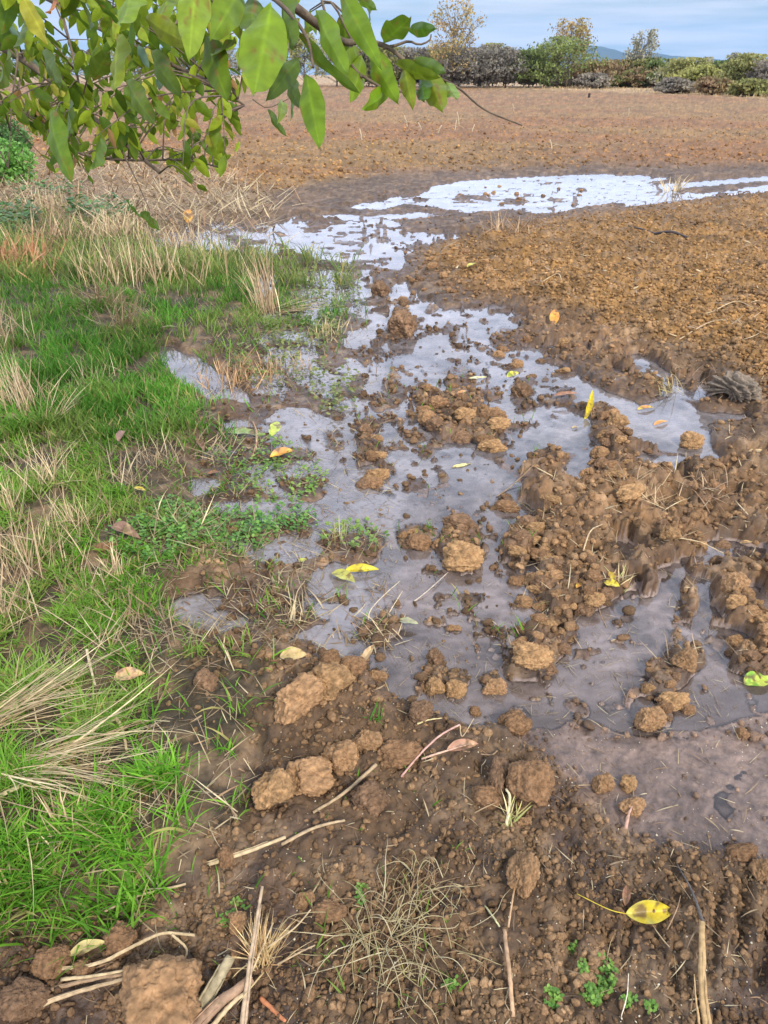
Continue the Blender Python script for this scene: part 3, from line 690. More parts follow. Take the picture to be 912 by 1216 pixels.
# ------------------------------------------------------------ straw litter and dead stems (stuff)
STRAW = np.array([[.55,.42,.24],[.42,.30,.17],[.30,.21,.13],[.62,.50,.30],[.36,.22,.12]])
def straw_stuff(name, label, n, box, prob, lo, hi, w, dark=1.0, lift=.3, on_water=.0):
    x, y, g = scatter(n, *box, prob); m = len(x)
    z = np.maximum(H(x, y, g), 0) + .003
    mb = MB(); c = STRAW[R.randint(0, 5, m)] * dark * (.7 + .5 * R.rand(m, 1))
    blades(mb, np.stack([x, y, z], 1), lo + (hi - lo) * R.rand(m) ** 1.6, w * (.5 + R.rand(m)), R.rand(m) * 6.28, 1.5 - lift * R.rand(m), (R.rand(m) - .3) * .5, c, None, 3)
    o = mb.build(name, M_dry); print(name, m); return tag(o, label, 'straw', kind='stuff')
straw_stuff('straw_litter', 'dead stems and straw heaped at the edge of the field, far left', 7500, (-60, 360, 180, 300), lambda g: np.clip(g['lt'] * 1.1, 0, 1) * .9 + .03, .15, .55, .012, .85, .7)
straw_stuff('straw_litter', 'brown sodden grass bits on the boggy left shore', 11000, (160, 470, 330, 780), lambda g: np.where(g['w'] < .75, .55, .18), .02, .10, .0035, .62, .6)
straw_stuff('straw_litter', 'short straw bits scattered on the near soil', 1500, (100, 912, 820, 1225), lambda g: (g['w'] < .5) * .5 * np.clip(1.2 - g['gr'], 0, 1), .01, .07, .0022, .75, .3)
straw_stuff('straw_litter', 'fine grey stems floating on the shallow pool', 4200, (430, 880, 580, 920), lambda g: (g['w'] > .4) * .55, .012, .06, .0013, .62, .02)
straw_stuff('straw_litter', 'root fibres and straw mixed into the muddy ridges', 2600, (560, 930, 400, 800), lambda g: (g['w'] < .5) * .5, .02, .10, .003, .85, .6)
straw_stuff('straw_litter', 'pale stalk bits lying across the ploughed field', 1700, (200, 930, 112, 420), lambda g: (g['w'] < .4) * .5 * np.clip(g['ff'] + g['rf'], 0, 1), .05, .22, .011, 1.1, .3)
straw_stuff('dry_grass', 'pale dry grass scattered through the green', 6500, (-60, 330, 330, 800), lambda g: .6 * g['gr'] * np.clip((fbm(g['px'] * .02, g['py'] * .02, 3, 28) - .42) * 6, .1, 1), .05, .18, .0028, .75, 1.2)
straw_stuff('dry_grass', 'pale dead blades lying in the near grass', 1800, (-60, 320, 780, 1200), lambda g: .45 * g['gr'], .04, .16, .003, .9, .6)

# ------------------------------------------------------------ dry tufts (things)
def tuft(px, py, n, L0, L1, spread_px, az, azs, lean, leans, w, cols, label, name='dry_grass_tuft', cat='dry grass', curl=.6, group=None, mat=None):
    x0, y0, d = gp(px, py); x0 = float(x0); y0 = float(y0); z0 = float(max(hz(x0, y0)[0], 0)); sp = spread_px / F * float(d)
    bx = R.normal(size=n) * sp * .5; by = R.normal(size=n) * sp * .5
    bz = np.maximum(hz(x0 + bx, y0 + by), 0) - z0 - .003
    cols = np.array(cols); c = cols[R.randint(0, len(cols), n)] * (.75 + .5 * R.rand(n, 1))
    mb = MB(); blades(mb, np.stack([bx, by, bz], 1), L0 + (L1 - L0) * R.rand(n), w * (.6 + .8 * R.rand(n)), az + azs * R.normal(size=n), np.abs(lean + leans * R.normal(size=n)), curl * (R.rand(n) * 1.3 - .2), c, c * 1.1, 6)
    o = mb.build(name, mat or M_dry); o.location = (x0, y0, z0); return tag(o, label, cat, group)
P1 = [(.52,.40,.22),(.42,.30,.16),(.58,.46,.27)]; P2 = [(.36,.24,.14),(.44,.31,.18),(.27,.17,.10)]; P3 = [(.33,.15,.07),(.40,.22,.11)]
tuft(20,930,105,.25,.50,34,-.25,.25,1.25,.15,.003,P1,'pale straw bundle fanning out flat from the left edge',curl=.3)
tuft(-20,880,70,.25,.48,30,.35,.3,1.2,.15,.003,P1,'pale bleached straw sprawling over the grass at the left edge',curl=.3)
tuft(40,690,100,.08,.26,44,1.5,1.6,.4,.35,.003,P1+P2,'upright pale straw stems at the left edge of the grass')
tuft(80,650,80,.07,.22,34,1.5,1.6,.5,.4,.003,P1+P2,'upright pale straw stems right of the left edge clump')
tuft(15,620,40,.10,.24,22,1.5,1.5,.35,.2,.0035,P1,'thin straw stems behind the left edge clump')
tuft(35,505,110,.15,.42,20,2.3,.55,.6,.3,.0035,P1+P1+P2,'tall pale straw bundle leaning left over the green grass')
tuft(60,520,30,.2,.34,14,.4,.6,.7,.2,.004,P1,'loose straw leaning right beside the leaning bundle')
tuft(135,345,95,.2,.6,40,2.2,.9,.45,.35,.006,P1+P2+P2,'tall tan dry grass behind the green grass, left part')
tuft(180,345,80,.18,.55,38,1.6,1.0,.45,.35,.006,P1+P2+P2,'tall tan dry grass behind the green grass, right part')
tuft(240,345,60,.12,.42,40,1.3,1.2,.45,.35,.006,P2+P2+P1,'brownish dry grass above the dense green patch')
tuft(150,400,120,.25,.45,26,-1.1,.6,1.0,.3,.006,P1+P2,'matted tan grass collapsed toward the grassy pool')
tuft(120,370,100,.25,.45,26,-1.4,.6,.9,.3,.006,P1+P2,'matted tan grass collapsed over the green bank')
tuft(318,372,60,.25,.6,16,2.1,.35,.5,.25,.006,P1+P2,'pale broken tuft of stems leaning beside the green patch')
tuft(325,370,36,.3,.5,12,-.3,.25,1.3,.1,.006,P1,'flattened pale stems lying right of the broken tuft',curl=.2)
tuft(285,455,150,.08,.18,40,1.5,1.6,.6,.3,.005,[(.42,.24,.12),(.5,.32,.16),(.3,.18,.09)],'low rusty brown tuft beside the grassy pool')
tuft(345,440,70,.06,.14,28,1.5,1.6,.6,.3,.005,P2,'low brown tuft in the shallow water, right of the rusty one')
tuft(215,640,45,.08,.18,24,1.5,1.8,.9,.4,.003,P1,'bent straw wisps in the weeds left of the puddle')
tuft(100,640,40,.08,.2,20,1.5,1.8,.7,.4,.003,P1+P2,'straw wisps beside a brown leaf in the grass')
tuft(150,590,50,.08,.2,26,1.5,1.8,.8,.4,.0035,P1+P2,'tan wisps above the clover like weeds')
tuft(250,540,70,.08,.2,34,1.5,1.8,1.0,.4,.0035,P2+P1,'tangled brown wisps beside the wet shore')
tuft(25,330,150,.2,.4,40,1.5,1.6,.5,.3,.012,P3,'rust brown dead weed clump at the left edge')
tuft(60,300,110,.2,.45,40,1.5,1.6,.5,.3,.010,P2,'grey brown dead weeds at the left above the rusty clump')
tuft(140,290,110,.2,.45,44,1.5,1.6,.5,.3,.009,P2+P1,'faded dead weeds between the straw heap and tall grass')
tuft(265,318,45,.12,.36,40,1.5,1.4,.5,.35,.006,P1+P2,'pale thin grass beside the small shining pool')
tuft(310,1150,110,.05,.13,14,1.3,1.3,.5,.35,.0022,[(.6,.42,.2),(.45,.28,.13),(.7,.52,.25)],'orange tan root tuft beside the tall broken stalk')
tuft(605,985,20,.04,.10,9,1.2,.9,.6,.35,.003,[(.5,.45,.16),(.35,.38,.12),(.62,.5,.25)],'yellow green blades beside the upright furrowed clod')
tuft(795,465,60,.08,.2,22,3.0,.8,.9,.3,.004,[(.5,.38,.18),(.42,.34,.14)],'yellowish dry clump beside the curled grey husk')
tuft(735,700,26,.04,.1,8,1.2,1.5,.7,.3,.003,[(.5,.5,.18),(.6,.45,.25)],'small straw sprig on the short clod finger')
tuft(600,285,50,.15,.3,30,1.5,1.5,.7,.3,.008,P2,'dry stems on the mud below the far puddle')
tuft(800,228,26,.2,.35,14,1.5,1.6,.6,.3,.012,P1,'straw clump between the two far water strips')
tuft(770,600,60,.05,.14,36,1.5,1.8,1.0,.3,.0035,P2+P1,'fibrous straw clump half buried on the ridge')
tuft(840,600,60,.05,.14,34,1.5,1.8,1.1,.3,.0035,P2,'fibrous brown roots on the right of the ridge')
tuft(460,760,30,.05,.14,20,2.6,.9,1.2,.2,.0025,P1+P2,'thin straws at the shore below the two yellow leaves')
tuft(350,740,30,.04,.12,18,1.5,1.5,1.0,.3,.003,P1,'bent straws on the boggy soil left of the pool')
tuft(400,640,26,.05,.12,14,1.5,1.6,.6,.3,.003,[(.35,.35,.12),(.5,.4,.2)],'sprouting weed in the wet patch behind the yellow leaves')
tuft(820,455,40,.08,.18,24,.3,1.5,1.2,.3,.004,P2,'dead grass lying on the bank above the husk')
tuft(445,875,16,.03,.07,9,1.5,1.6,.6,.3,.003,[(.09,.25,.03)],'tiny green sprig between the long clod and the row',mat=M_grass)
for _i, (_x, _y, _n, _a, _b, _l) in enumerate([(5,420,90,.12,.34,'pale straw clump at the left edge above the leaning bundle'),(110,470,60,.08,.22,'small faded straw tuft in the middle of the lush grass'),(10,760,110,.08,.24,'straw clump at the left edge above the fanned bundle'),
        (140,700,60,.06,.16,'short faded tuft in the grass left of the muddy hollow'),(60,590,90,.08,.26,'dense pale straw clump between the leaning bundle and upright stems'),(200,560,60,.05,.16,'brown matted tuft at the edge of the weeds'),(90,1010,50,.05,.14,'thin dead blades in the near left grass'),(390,400,60,.05,.16,'low brown clump at the grassy edge of the channel'),(60,260,120,.1,.4,'grey dead weeds beside the straw heap'),(210,300,110,.1,.35,'tan weeds in front of the small shining pool')]):
    tuft(_x, _y, _n, _a, _b, 30, 1.5, 1.7, .45, .4, .003 if _y > 450 else .006, (P1 + P2, P1, P2 + P1)[_i % 3], _l, curl=.9)
# big root tangle at the bottom centre
def tangle(px, py, rad_px, n, label):
    x0, y0, d = gp(px, py); x0 = float(x0); y0 = float(y0); z0 = float(hz(x0, y0)[0]); r = rad_px / F * float(d)
    mb = MB()
    for k in range(n):
        a = R.uniform(0, 6.28); c0 = np.array([R.normal() * r * .45, R.normal() * r * .4, 0])
        L = r * R.uniform(.6, 1.5); P = [c0 + np.array([0, 0, .002])]; h = R.uniform(.005, .05); dr = a
        for j in range(4):
            dr += R.normal() * .38; P.append(P[-1] + np.array([math.cos(dr), math.sin(dr), 0]) * L / 4)
        for j, f in enumerate((.0, .7, 1, .7, .05)): P[j][2] = .003 + h * f
        col = np.array([[.46,.38,.2],[.36,.29,.14],[.3,.19,.1],[.5,.42,.25]])[R.randint(4)]
        tube(mb, smooth_path(P, 12), R.uniform(.0005, .0017), .0005, 4, col, capped=False)
    o = mb.build('root_tangle', M_dry); o.location = (x0, y0, z0); return tag(o, label, 'roots')
tangle(470,1120,70,150,'big tangle of pale dry roots at the bottom centre')
tangle(500,1060,30,22,'loose pale roots trailing above the big tangle')
tangle(640,445+170,26,14,'few fine roots hanging on the left of the ridge')

# ------------------------------------------------------------ stalks (things)
def stalk(pts, r0, r1, col, label, sides=7, name='dry_stalk', cat='stalk', lift=None, split=False, wob=.25, flat=.75):
    """pts: (px,py,height above soil)"""
    W3 = []
    for p in pts:
        x, y, d = gp(p[0], p[1], p[2] if len(p) > 2 else 0); x = float(x); y = float(y)
        z = float(max(hz(x, y)[0], 0)) + (p[2] if len(p) > 2 else 0) + r0 * .6; W3.append((x, y, z))
    W3 = np.array(W3); o0 = W3[0].copy(); mb = MB(); P = smooth_path(W3 - o0, max(8, 6 * len(pts)))
    P += (R.rand(*P.shape) - .5) * min(r0 * .25, .0012)
    tube(mb, P, r0, r1, sides, col, wob, True, flat)
    if split:
        for k in range(5):
            q_ = P + np.array([R.normal() * r0 * .6, R.normal() * r0 * .4, r0 * .5]); tube(mb, q_[:max(4, int(len(q_) * R.uniform(.5, 1)))], r0 * .3, r0 * .12, 4, np.array(col) * R.uniform(.8, 1.2), wob)
    o = mb.build(name, M_stalk); o.location = o0; return tag(o, label, cat)
T1 = (.38,.27,.155); T2 = (.29,.19,.11); T3 = (.46,.34,.19); T4=(.27,.17,.10)
stalk([(250,1034,.0),(290,1024,.012),(340,1004,.012)],.0055,.004,T3,'pale bent stalk with a frayed left end beside the grass',split=True)
stalk([(335,1012,.005),(375,998,.01),(410,985,.012)],.0045,.003,T1,'dull continuation stalk right of the pale bent one')
stalk([(372,972,.0),(408,948,.014),(447,918,.02)],.0038,.005,T1,'straight thick straw lying across the soil below the clod row')
stalk([(125,1086,.01),(165,1069,.012),(222,1056,.008)],.0032,.0028,T3,'straight pale straw lying in the near grass')
stalk([(0,972,.02),(60,935,.035),(110,895,.03),(152,868,.015)],.0085,.004,(.46,.38,.20),'wide greenish tan dead leaf blade crossing the left grass',flat=.3,name='dry_straw')
stalk([(140,868,.02),(150,885,.03),(155,908,.0)],.0055,.003,T3,'short folded pale blade at the end of the wide one',flat=.3,name='dry_straw')
stalk([(52,1155,.01),(115,1150,.02),(160,1128,.03),(195,1112,.03),(232,1114,.02)],.0038,.003,T3,'long curved pale straw above the big squarish clod',split=True)
stalk([(205,1113,.028),(222,1130,.02),(218,1148,.0)],.0028,.002,T3,'short straw bent down from the long curved one')
stalk([(45,1200,.0),(100,1183,.012),(160,1165,.02)],.006,.003,T1,'lower straw of the bundle left of the big clod',split=True)
stalk([(60,1180,.0),(110,1170,.016),(155,1160,.02)],.005,.003,T2,'middle straw of the bundle left of the big clod',split=True)
stalk([(75,1168,.01),(120,1163,.024),(165,1152,.02)],.004,.002,T3,'upper straw of the bundle left of the big clod')
stalk([(232,1218,.0),(255,1180,.015),(276,1145,.03)],.013,.010,(.30,.24,.14),'thick weathered stalk stump right of the big clod',9,split=True,name='stalk_stump',flat=.9)
stalk([(222,1240,.0),(262,1200,.015),(300,1168,.025)],.012,.009,(.29,.18,.11),'thick reddish stalk stump lying in front of the weathered one',9,split=True,name='stalk_stump',flat=.9)
stalk([(245,1235,.01),(275,1200,.02),(292,1185,.025)],.005,.004,T3,'pale splinter on top of the reddish stalk stump')
stalk([(290,1225,.0),(298,1150,.05),(312,1058,.10)],.0075,.0028,(.42,.30,.19),'tall broken stalk standing up from the root tuft',split=True)
stalk([(300,1158,.03),(312,1130,.05),(325,1100,.07)],.0022,.0015,T3,'thin straw beside the tall broken stalk')
stalk([(318,1130,.04),(350,1105,.06),(370,1090,.07)],.0022,.0014,T3,'thin straw reaching right from the root tuft')
stalk([(330,1150,.02),(355,1138,.03),(375,1130,.03)],.0022,.0015,T1,'lower thin straw reaching right from the root tuft')
stalk([(310,1190,.0),(325,1205,.005),(340,1222,.0)],.0045,.004,(.42,.16,.07),'reddish orange twig at the foot of the root tuft')
stalk([(838,1230,.0),(832,1180,.02),(828,1110,.012)],.0095,.006,(.40,.26,.12),'thick brown stalk rising from the bottom right edge',9,split=True,name='stalk_stump')
stalk([(830,1110,.01),(818,1070,.015),(800,1030,.005)],.0040,.0012,(.10,.085,.075),'dark fibrous tip running on from the thick brown stalk')
stalk([(607,1222,.0),(602,1170,.014),(597,1118,.01)],.0042,.0040,(.40,.25,.14),'straight brown stalk standing at the bottom centre')
stalk([(602,1112,.01),(606,1085,.012),(610,1062,.01)],.0024,.0018,(.45,.28,.15),'thin stalk between the straight one and the tan clod')
stalk([(575,1082,.0),(585,1100,.01),(592,1112,.006)],.0022,.0018,(.45,.42,.22),'short greenish straw left of the straight brown stalk')
stalk([(476,932,.0),(500,905,.02),(524,886,.03),(545,876,.035)],.0028,.0026,(.48,.28,.22),'thin reddish twig arching over the soil near the shore')
stalk([(500,912,.01),(520,908,.015),(552,898,.02)],.0030,.0025,(.5,.32,.22),'second reddish twig branching below the arching one')
stalk([(545,876,.03),(548,890,.02),(562,862,.03)],.0018,.0012,T3,'pale forked tip above the reddish twig')
stalk([(495,876,.01),(508,870,.012),(524,864,.012)],.0035,.0012,(.6,.5,.24),'short yellow blade beside the dark shore clod',flat=.4,name='dry_straw')
stalk([(437,745,.0),(440,725,.03),(455,708,.03),(475,690,.01)],.0018,.0014,(.55,.44,.27),'arched straw beside the two yellow leaves')
stalk([(462,730,.0),(468,718,.02),(478,702,.02)],.0018,.0014,(.55,.44,.27),'small forked straw right of the arched one')
stalk([(490,716,.0),(510,700,.01),(532,680,.004)],.0026,.0018,(.45,.36,.27),'straight straw floating left of the orange clod')
stalk([(350,745,.0),(352,710,.04),(362,690,.05)],.0018,.0013,T3,'upright hooked straw on the boggy soil')
stalk([(325,735,.0),(345,728,.02),(342,700,.04)],.0018,.0013,T3,'bent straw left of the upright hooked one')
stalk([(140,740,.04),(120,790,.05),(90,830,.04)],.0018,.0012,T3,'long thin bent straw in the middle of the grass')
stalk([(0,712,.06),(60,745,.07),(130,790,.03)],.0018,.0012,T3,'long straw slanting through the left grass')
stalk([(170,775,.03),(190,815,.04),(205,800,.0)],.0018,.0012,T1,'kinked straw near the muddy hollow')
stalk([(108,790,.05),(112,810,.03),(118,832,.01)],.004,.003,(.5,.4,.26),'small upright folded blade in the grass',flat=.3,name='dry_straw')
stalk([(300,545,.0),(306,520,.04),(300,500,.05)],.004,.003,(.35,.2,.12),'brown husk blade standing in the wet margin',flat=.3,name='dry_straw')
stalk([(590,590,.0),(610,575,.01),(640,560,.0)],.003,.002,T2,'brown stem at the left foot of the ridge')
stalk([(800,415,.01),(850,398,.02),(912,412,.02)],.006,.003,T1,'long pale stem on the tilled field, right side',lift=0)
stalk([(845,378,.01),(870,372,.02),(890,382,.01)],.006,.003,T3,'curved pale straw on the tilled field')
stalk([(775,285,.01),(795,288,.02),(815,291,.01)],.02,.012,(.06,.05,.05),'dark rotten stem lying on the tilled field')
stalk([(745,277,.01),(760,280,.02),(775,283,.01)],.014,.01,(.08,.06,.05),'shorter dark stem behind the rotten one')
stalk([(815,335,.01),(850,340,.02),(870,350,.01)],.006,.004,T1,'pale straw in the middle of the tilled field')
stalk([(640,345,.01),(660,340,.03),(665,352,.0)],.005,.003,T3,'hooked straw at the field corner')
stalk([(720,745,.0),(712,725,.004),(706,712,.0)],.0018,.0012,T2,'tiny stem near the small round yellow leaves')
stalk([(690,670,.01),(698,650,.03),(712,640,.02)],.003,.002,T3,'bent pale stem poking out of the ridge')
stalk([(800,655,.01),(830,652,.02),(860,658,.01)],.003,.002,T3,'pale straw lying on the right part of the ridge')
stalk([(548,905,.0),(580,1000-95,.0),(590,900,.0)],.002,.002,T2,'short straw against the narrow upright clod')
stalk([(600,1050-60,.0),(604,960,.03),(600,945,.04)],.004,.003,(.6,.5,.3),'short pale stem in front of the narrow upright clod')
stalk([(742,990,.0),(746,970,.02),(750,960,.02)],.0045,.002,(.42,.25,.18),'reddish stub below the two round clods')
stalk([(735,1216,.0),(742,1190,.02),(745,1160,.02)],.001,.0008,(.7,.6,.45),'hair thin pale straw at the bottom right')
stalk([(785,1216-95,.0),(800,1090,.01),(806,1070,.0)],.0015,.001,T2,'thin dark fibre right of the big yellow leaf')
# standing stubble far out in the field
for k, (px, py, hh) in enumerate([(484,155,.35),(501,158,.22),(545,152,.4),(540,158,.3),(560,160,.2),(655,183,.2),(520,162,.2),(430,172,.25),(746,140,.3),(610,135,.3)]):
    x0, y0, _d = gp(px, py); x0 = float(x0); y0 = float(y0); z0 = float(hz(x0, y0)[0]); mb = MB(); ln = R.normal() * .06
    tube(mb, smooth_path([(0, 0, -.03), (ln * .4, 0, hh * .5), (ln, .02, hh)], 7), .016, .011, 5, (.50, .40, .26), .2)
    for j in range(3): tube(mb, smooth_path([(0, 0, hh * .3), (R.normal() * .05, R.normal() * .05, hh * .5), (R.normal() * .12, R.normal() * .1, hh * R.uniform(.2, .6))], 5), .006, .003, 4, (.45, .35, .22), 0)
    o = mb.build('stubble_stem', M_stalk); o.location = (x0, y0, z0); tag(o, 'pale broken stubble stem standing far out in the ploughed field', 'stalk', 'stubble stems in the far field')

# ------------------------------------------------------------ curled husk
x0, y0, d = gp(868, 482); r = 24 / F * float(d); z0 = float(max(hz(float(x0), float(y0))[0], 0)); mb = MB()
V = clod_shape(I4, 777, 8); arc = np.sqrt((I4[:, 0] + .7) ** 2 + (I4[:, 2] + .6) ** 2 + .2 * I4[:, 1]) + .25 * vn3(I4 * 2, 3)
fl = np.abs(((arc * 3.2) % 1) - .5) * 2; V = V * (1 + .22 * (fl[:, None] - .5)) * np.array([1.05, .8, .85]) * r
cc = np.array([.13, .10, .072]) * (.45 + .9 * fl + .5 * vn3(I4 * 9, 5))[:, None]; mb.add(V, None, F4, cc)
o = mb.build('dead_husk', M_stalk); o.location = (float(x0), float(y0), z0 + r * .45); o.rotation_euler = (.1, 0, -.5)
tag(o, 'grey brown layered dead husk lying on the bank beside the water, right edge', 'husk')

# ------------------------------------------------------------ fallen leaves
def leaf_grid(L, W, cup=.2, bend=.25, nu=28, nv=13, tipp=1.0, rs=None, wav=.05):
    rs = rs or np.random.RandomState(1)
    u = np.linspace(0, 1, nu); v = np.linspace(-1, 1, nv)
    prof = np.sin(np.pi * u ** .85) ** .8 * (1 - .15 * u); prof[0] = .03; prof[-1] = .01
    U, Vv = np.meshgrid(u, v, indexing='ij')
    hw = prof[:, None] * W * .5
    X = U * L; Y = Vv * hw
    Z = cup * np.abs(Vv) ** 1.3 * hw + bend * L * (U - U ** 2) * 1.2 + wav * W * np.sin(U * 14 + rs.rand() * 6) * Vv * .5 + .015 * W * np.sin(U * 40) * (1 - np.abs(Vv)) 
    V = np.stack([X, Y, Z], -1).reshape(-1, 3)
    i = (np.arange(nu - 1)[:, None] * nv + np.arange(nv - 1)[None]).ravel()
    return V, np.stack([i, i + 1, i + nv + 1, i + nv], -1), np.abs(Vv).ravel(), U.ravel()
def fallen(px, py, lpx, wpx, ang, c1, c2, label, tiltx=0, tilty=0, cup=.25, bend=.2, stem=0, lift=.006, name='fallen_leaf'):
    """ang: direction of base->tip in the picture, degrees counterclockwise from right"""
    x0, y0, d = gp(px, py); x0 = float(x0); y0 = float(y0); d = float(d); a = math.radians(ang)
    x1, y1, _ = gp(px + math.cos(a) * lpx, py - math.sin(a) * lpx); dx, dy = float(x1) - x0, float(y1) - y0
    L = math.hypot(dx, dy); L = min(L, lpx / F * d * 1.7); yaw = math.atan2(dy, dx); W = wpx / F * d * (1.15 if abs(math.cos(a)) > .7 else 1)
    if abs(math.cos(a)) > .5: W *= 1.15
    rs = np.random.RandomState(int(px + py)); V, q_, av, uu = leaf_grid(L, W, cup, bend, rs=rs)
    V[:, 0] -= L / 2
    n = fbm(V[:, 0] / L * 4 + px, V[:, 1] / L * 4, 3, 7); f = np.clip((n - .45) * 5, 0, 1)[:, None]
    c = np.array(c1) * (1 - f) + np.array(c2) * f; c = np.where((av < .08)[:, None], c * 1.15, c); mu = np.clip((fbm(V[:, 0] / L * 6 + py, V[:, 1] / L * 6 + 3, 3, 17) - .56) * 7, 0, .85)[:, None]; c = c * (1 - mu) + np.array([.17, .10, .05]) * mu
    lf = MB(); lf.add(V, q_, None, c)
    if stem:
        P = smooth_path([(-L / 2, 0, 0), (-L / 2 - stem * .4 * L, .10 * L, .012), (-L / 2 - stem * L, .42 * L, .004)], 8); tube(lf, P, .0011, .0009, 5, np.array(c1) * 1.1)
    o = lf.build(name, M_fleaf); z = float(max(surf([x0, x0 + dx * .3, x0 - dx * .3], [y0, y0 + dy * .3, y0 - dy * .3]))) 
    o.location = (x0, y0, z + lift); o.rotation_euler = (tiltx, tilty, yaw); return tag(o, label, 'leaf')
YE = (.56,.42,.03); YG = (.42,.46,.05); OR = (.62,.27,.07); TN = (.52,.36,.17); BR = (.26,.12,.06); PY = (.72,.62,.22)
fallen(769,1091,56,20,4,YE,(.5,.42,.08),'large yellow leaf with a long stalk on the near mud',tiltx=.5,cup=.8,stem=.95,bend=.12)
fallen(408,689,30,15,-25,(.45,.42,.08),(.38,.36,.07),'oval olive yellow leaf, left of a pair at the water edge',lift=.014)
fallen(430,680,40,9,2,YE,(.7,.6,.05),'bright yellow folded leaf, right of a pair at the water edge',tiltx=.5,cup=.7,lift=.012)
fallen(900,811,34,20,10,(.55,.62,.10),(.2,.42,.05),'large yellow green leaf on the mud at the right edge')
fallen(723,713,20,12,-15,YE,(.75,.6,.05),'small round yellow leaf at the near tongue of the ridge')
fallen(724,703,14,7,-60,(.75,.42,.03),YE,'small orange yellow leaf touching the round yellow one',tiltx=.4,lift=.02)
fallen(697,491,26,8,65,(.75,.62,.03),YE,'bright yellow curled leaf upright on the curved bank',tiltx=.5,tilty=-.6,cup=.9,lift=.03)
fallen(336,546,30,10,15,OR,(.75,.42,.06),'orange curled leaf on the sodden grass by the puddle',cup=.6,tiltx=.3,lift=.02)
fallen(350,797,32,16,5,TN,(.58,.42,.14),'wide tan leaf lying above the long clod',tiltx=.2)
fallen(160,830,36,14,8,(.55,.30,.15),TN,'orange tan leaf lying in the grass',tiltx=.3,cup=.4,lift=.03)
fallen(657,388,14,12,80,OR,(.7,.36,.05),'orange leaf standing on the bank of the upper puddle',tilty=-.7,lift=.04)
fallen(608,456,15,7,20,(.6,.5,.05),(.25,.3,.03),'yellow leaf stuck to a clod in the upper puddle',lift=.05,tiltx=.3)
fallen(155,657,38,12,-25,(.30,.17,.11),TN,'brown shrivelled leaf in the green grass',cup=.8,tiltx=.3,lift=.03)
fallen(435,800,34,8,55,(.58,.40,.22),TN,'narrow curled tan leaf standing between two brown clods',cup=.9,lift=.03,tiltx=.3)
fallen(767,487,22,7,8,(.6,.42,.08),OR,'golden brown leaf floating in the upper puddle',cup=.4)
fallen(785,504,18,6,15,(.5,.38,.14),OR,'smaller tan leaf floating behind the golden one',cup=.4)
fallen(897,552,26,7,-5,(.58,.38,.16),TN,'narrow tan leaf on the bank at the right edge')
fallen(327,516,24,12,60,(.45,.5,.08),YG,'pointed yellow green leaf on the sodden grass',tiltx=.3,lift=.03)
fallen(292,520,46,14,-5,(.30,.38,.16),(.25,.32,.1),'pale green strap leaf flattened on the wet margin')
fallen(548,553,24,6,12,PY,(.6,.58,.35),'pale leaf floating in the middle of the main puddle',cup=.05,bend=.02,lift=.002)
fallen(567,452,22,6,5,PY,(.6,.58,.35),'pale leaf floating behind the crowd of clods',cup=.05,bend=.02,lift=.002)
fallen(741,1072,24,10,85,(.42,.22,.12),BR,'small folded brown leaf behind the large yellow one',cup=.8,lift=.012)
fallen(548,905,38,11,12,(.45,.24,.15),TN,'curled reddish brown leaf beside the reddish twigs',cup=.9,tiltx=.3,lift=.015)
fallen(484,745,26,9,-8,(.34,.33,.2),YG,'dull green leaf among straws at the near shore')
fallen(108,1137,46,13,20,(.52,.42,.16),TN,'pale yellow narrow leaf left of the big squarish clod',cup=.4,lift=.02)
fallen(683,513-4,8,4,10,TN,TN,'tiny tan leaf on the small pool beside the bank')
fallen(672,478,32,8,5,(.36,.17,.09),BR,'reddish brown strap leaf at the top of the small pool',lift=.02)
fallen(885,658-10,16,5,5,(.6,.36,.14),TN,'small orange tan leaf on the right edge ridge')
fallen(548,540-60,12,6,30,OR,TN,'small orange leaf caught in the crowd of clods',lift=.03)
fallen(360,700-30,10,6,20,(.5,.5,.1),YG,'tiny yellow green leaf on the boggy soil')
fallen(685,790-78,9,5,40,OR,YE,'tiny orange leaf on the ridge tongue')
fallen(560,330,14,5,20,(.6,.55,.05),YE,'yellow leaf lying on the clods of the field corner',lift=.03)
fallen(225,268,16,12,70,(.65,.38,.04),OR,'golden leaf in the far straw heap',lift=.1,tilty=-.5)
fallen(255,600-30,16,6,10,BR,OR,'brown leaf in the tangled wisps by the shore',lift=.03)
fallen(240,540,20,8,-60,(.3,.16,.1),BR,'dark brown leaf in the tangled wisps',lift=.04,cup=.7)
fallen(150,545,18,9,60,(.34,.18,.12),BR,'reddish brown leaf upright in the tan wisps',lift=.05,cup=.7)
fallen(20,520,26,12,-10,(.3,.2,.11),BR,'brown leaf below the tall straw bundle',lift=.05)
fallen(170,668-62,16,6,-10,(.6,.45,.07),YE,'yellow leaf in the weeds left of the puddle',lift=.03)

# ------------------------------------------------------------ overhanging tree
tr = empty('fruit_tree', (-3.6, 2.4, 0), 'leafy green tree whose twigs hang into the top left', 'tree')
off = np.array([-3.6, 2.4, 0])
wood = MB(); WOODC = (.13, .095, .065)
def limb(pts, r0, r1, n=14, c=WOODC, sides=7):
    P = smooth_path(np.array(pts) - off, n); m0 = wood.n; tube(wood, P, 1, 1, sides, c, .12)
    V = wood.v[-1]; rr = np.geomspace(r0, r1, n); k = n * sides
    V[:k] = (P[:, None] + (V[:k].reshape(n, sides, 3) - P[:, None]) * rr[:, None, None]).reshape(-1, 3); return P + off
tk = MB(); tube(tk, smooth_path([(0,0,-.1),(.03,.02,.7),(-.04,.05,1.5),(.05,0,2.3),(0,.1,3.2)], 20), .13, .06, 14, (.15,.115,.085), .12)
tk.build('trunk', M_bark, tr)
T0 = off + [0, 0, 1.9]; T1_ = off + [.03, 0, 2.35]
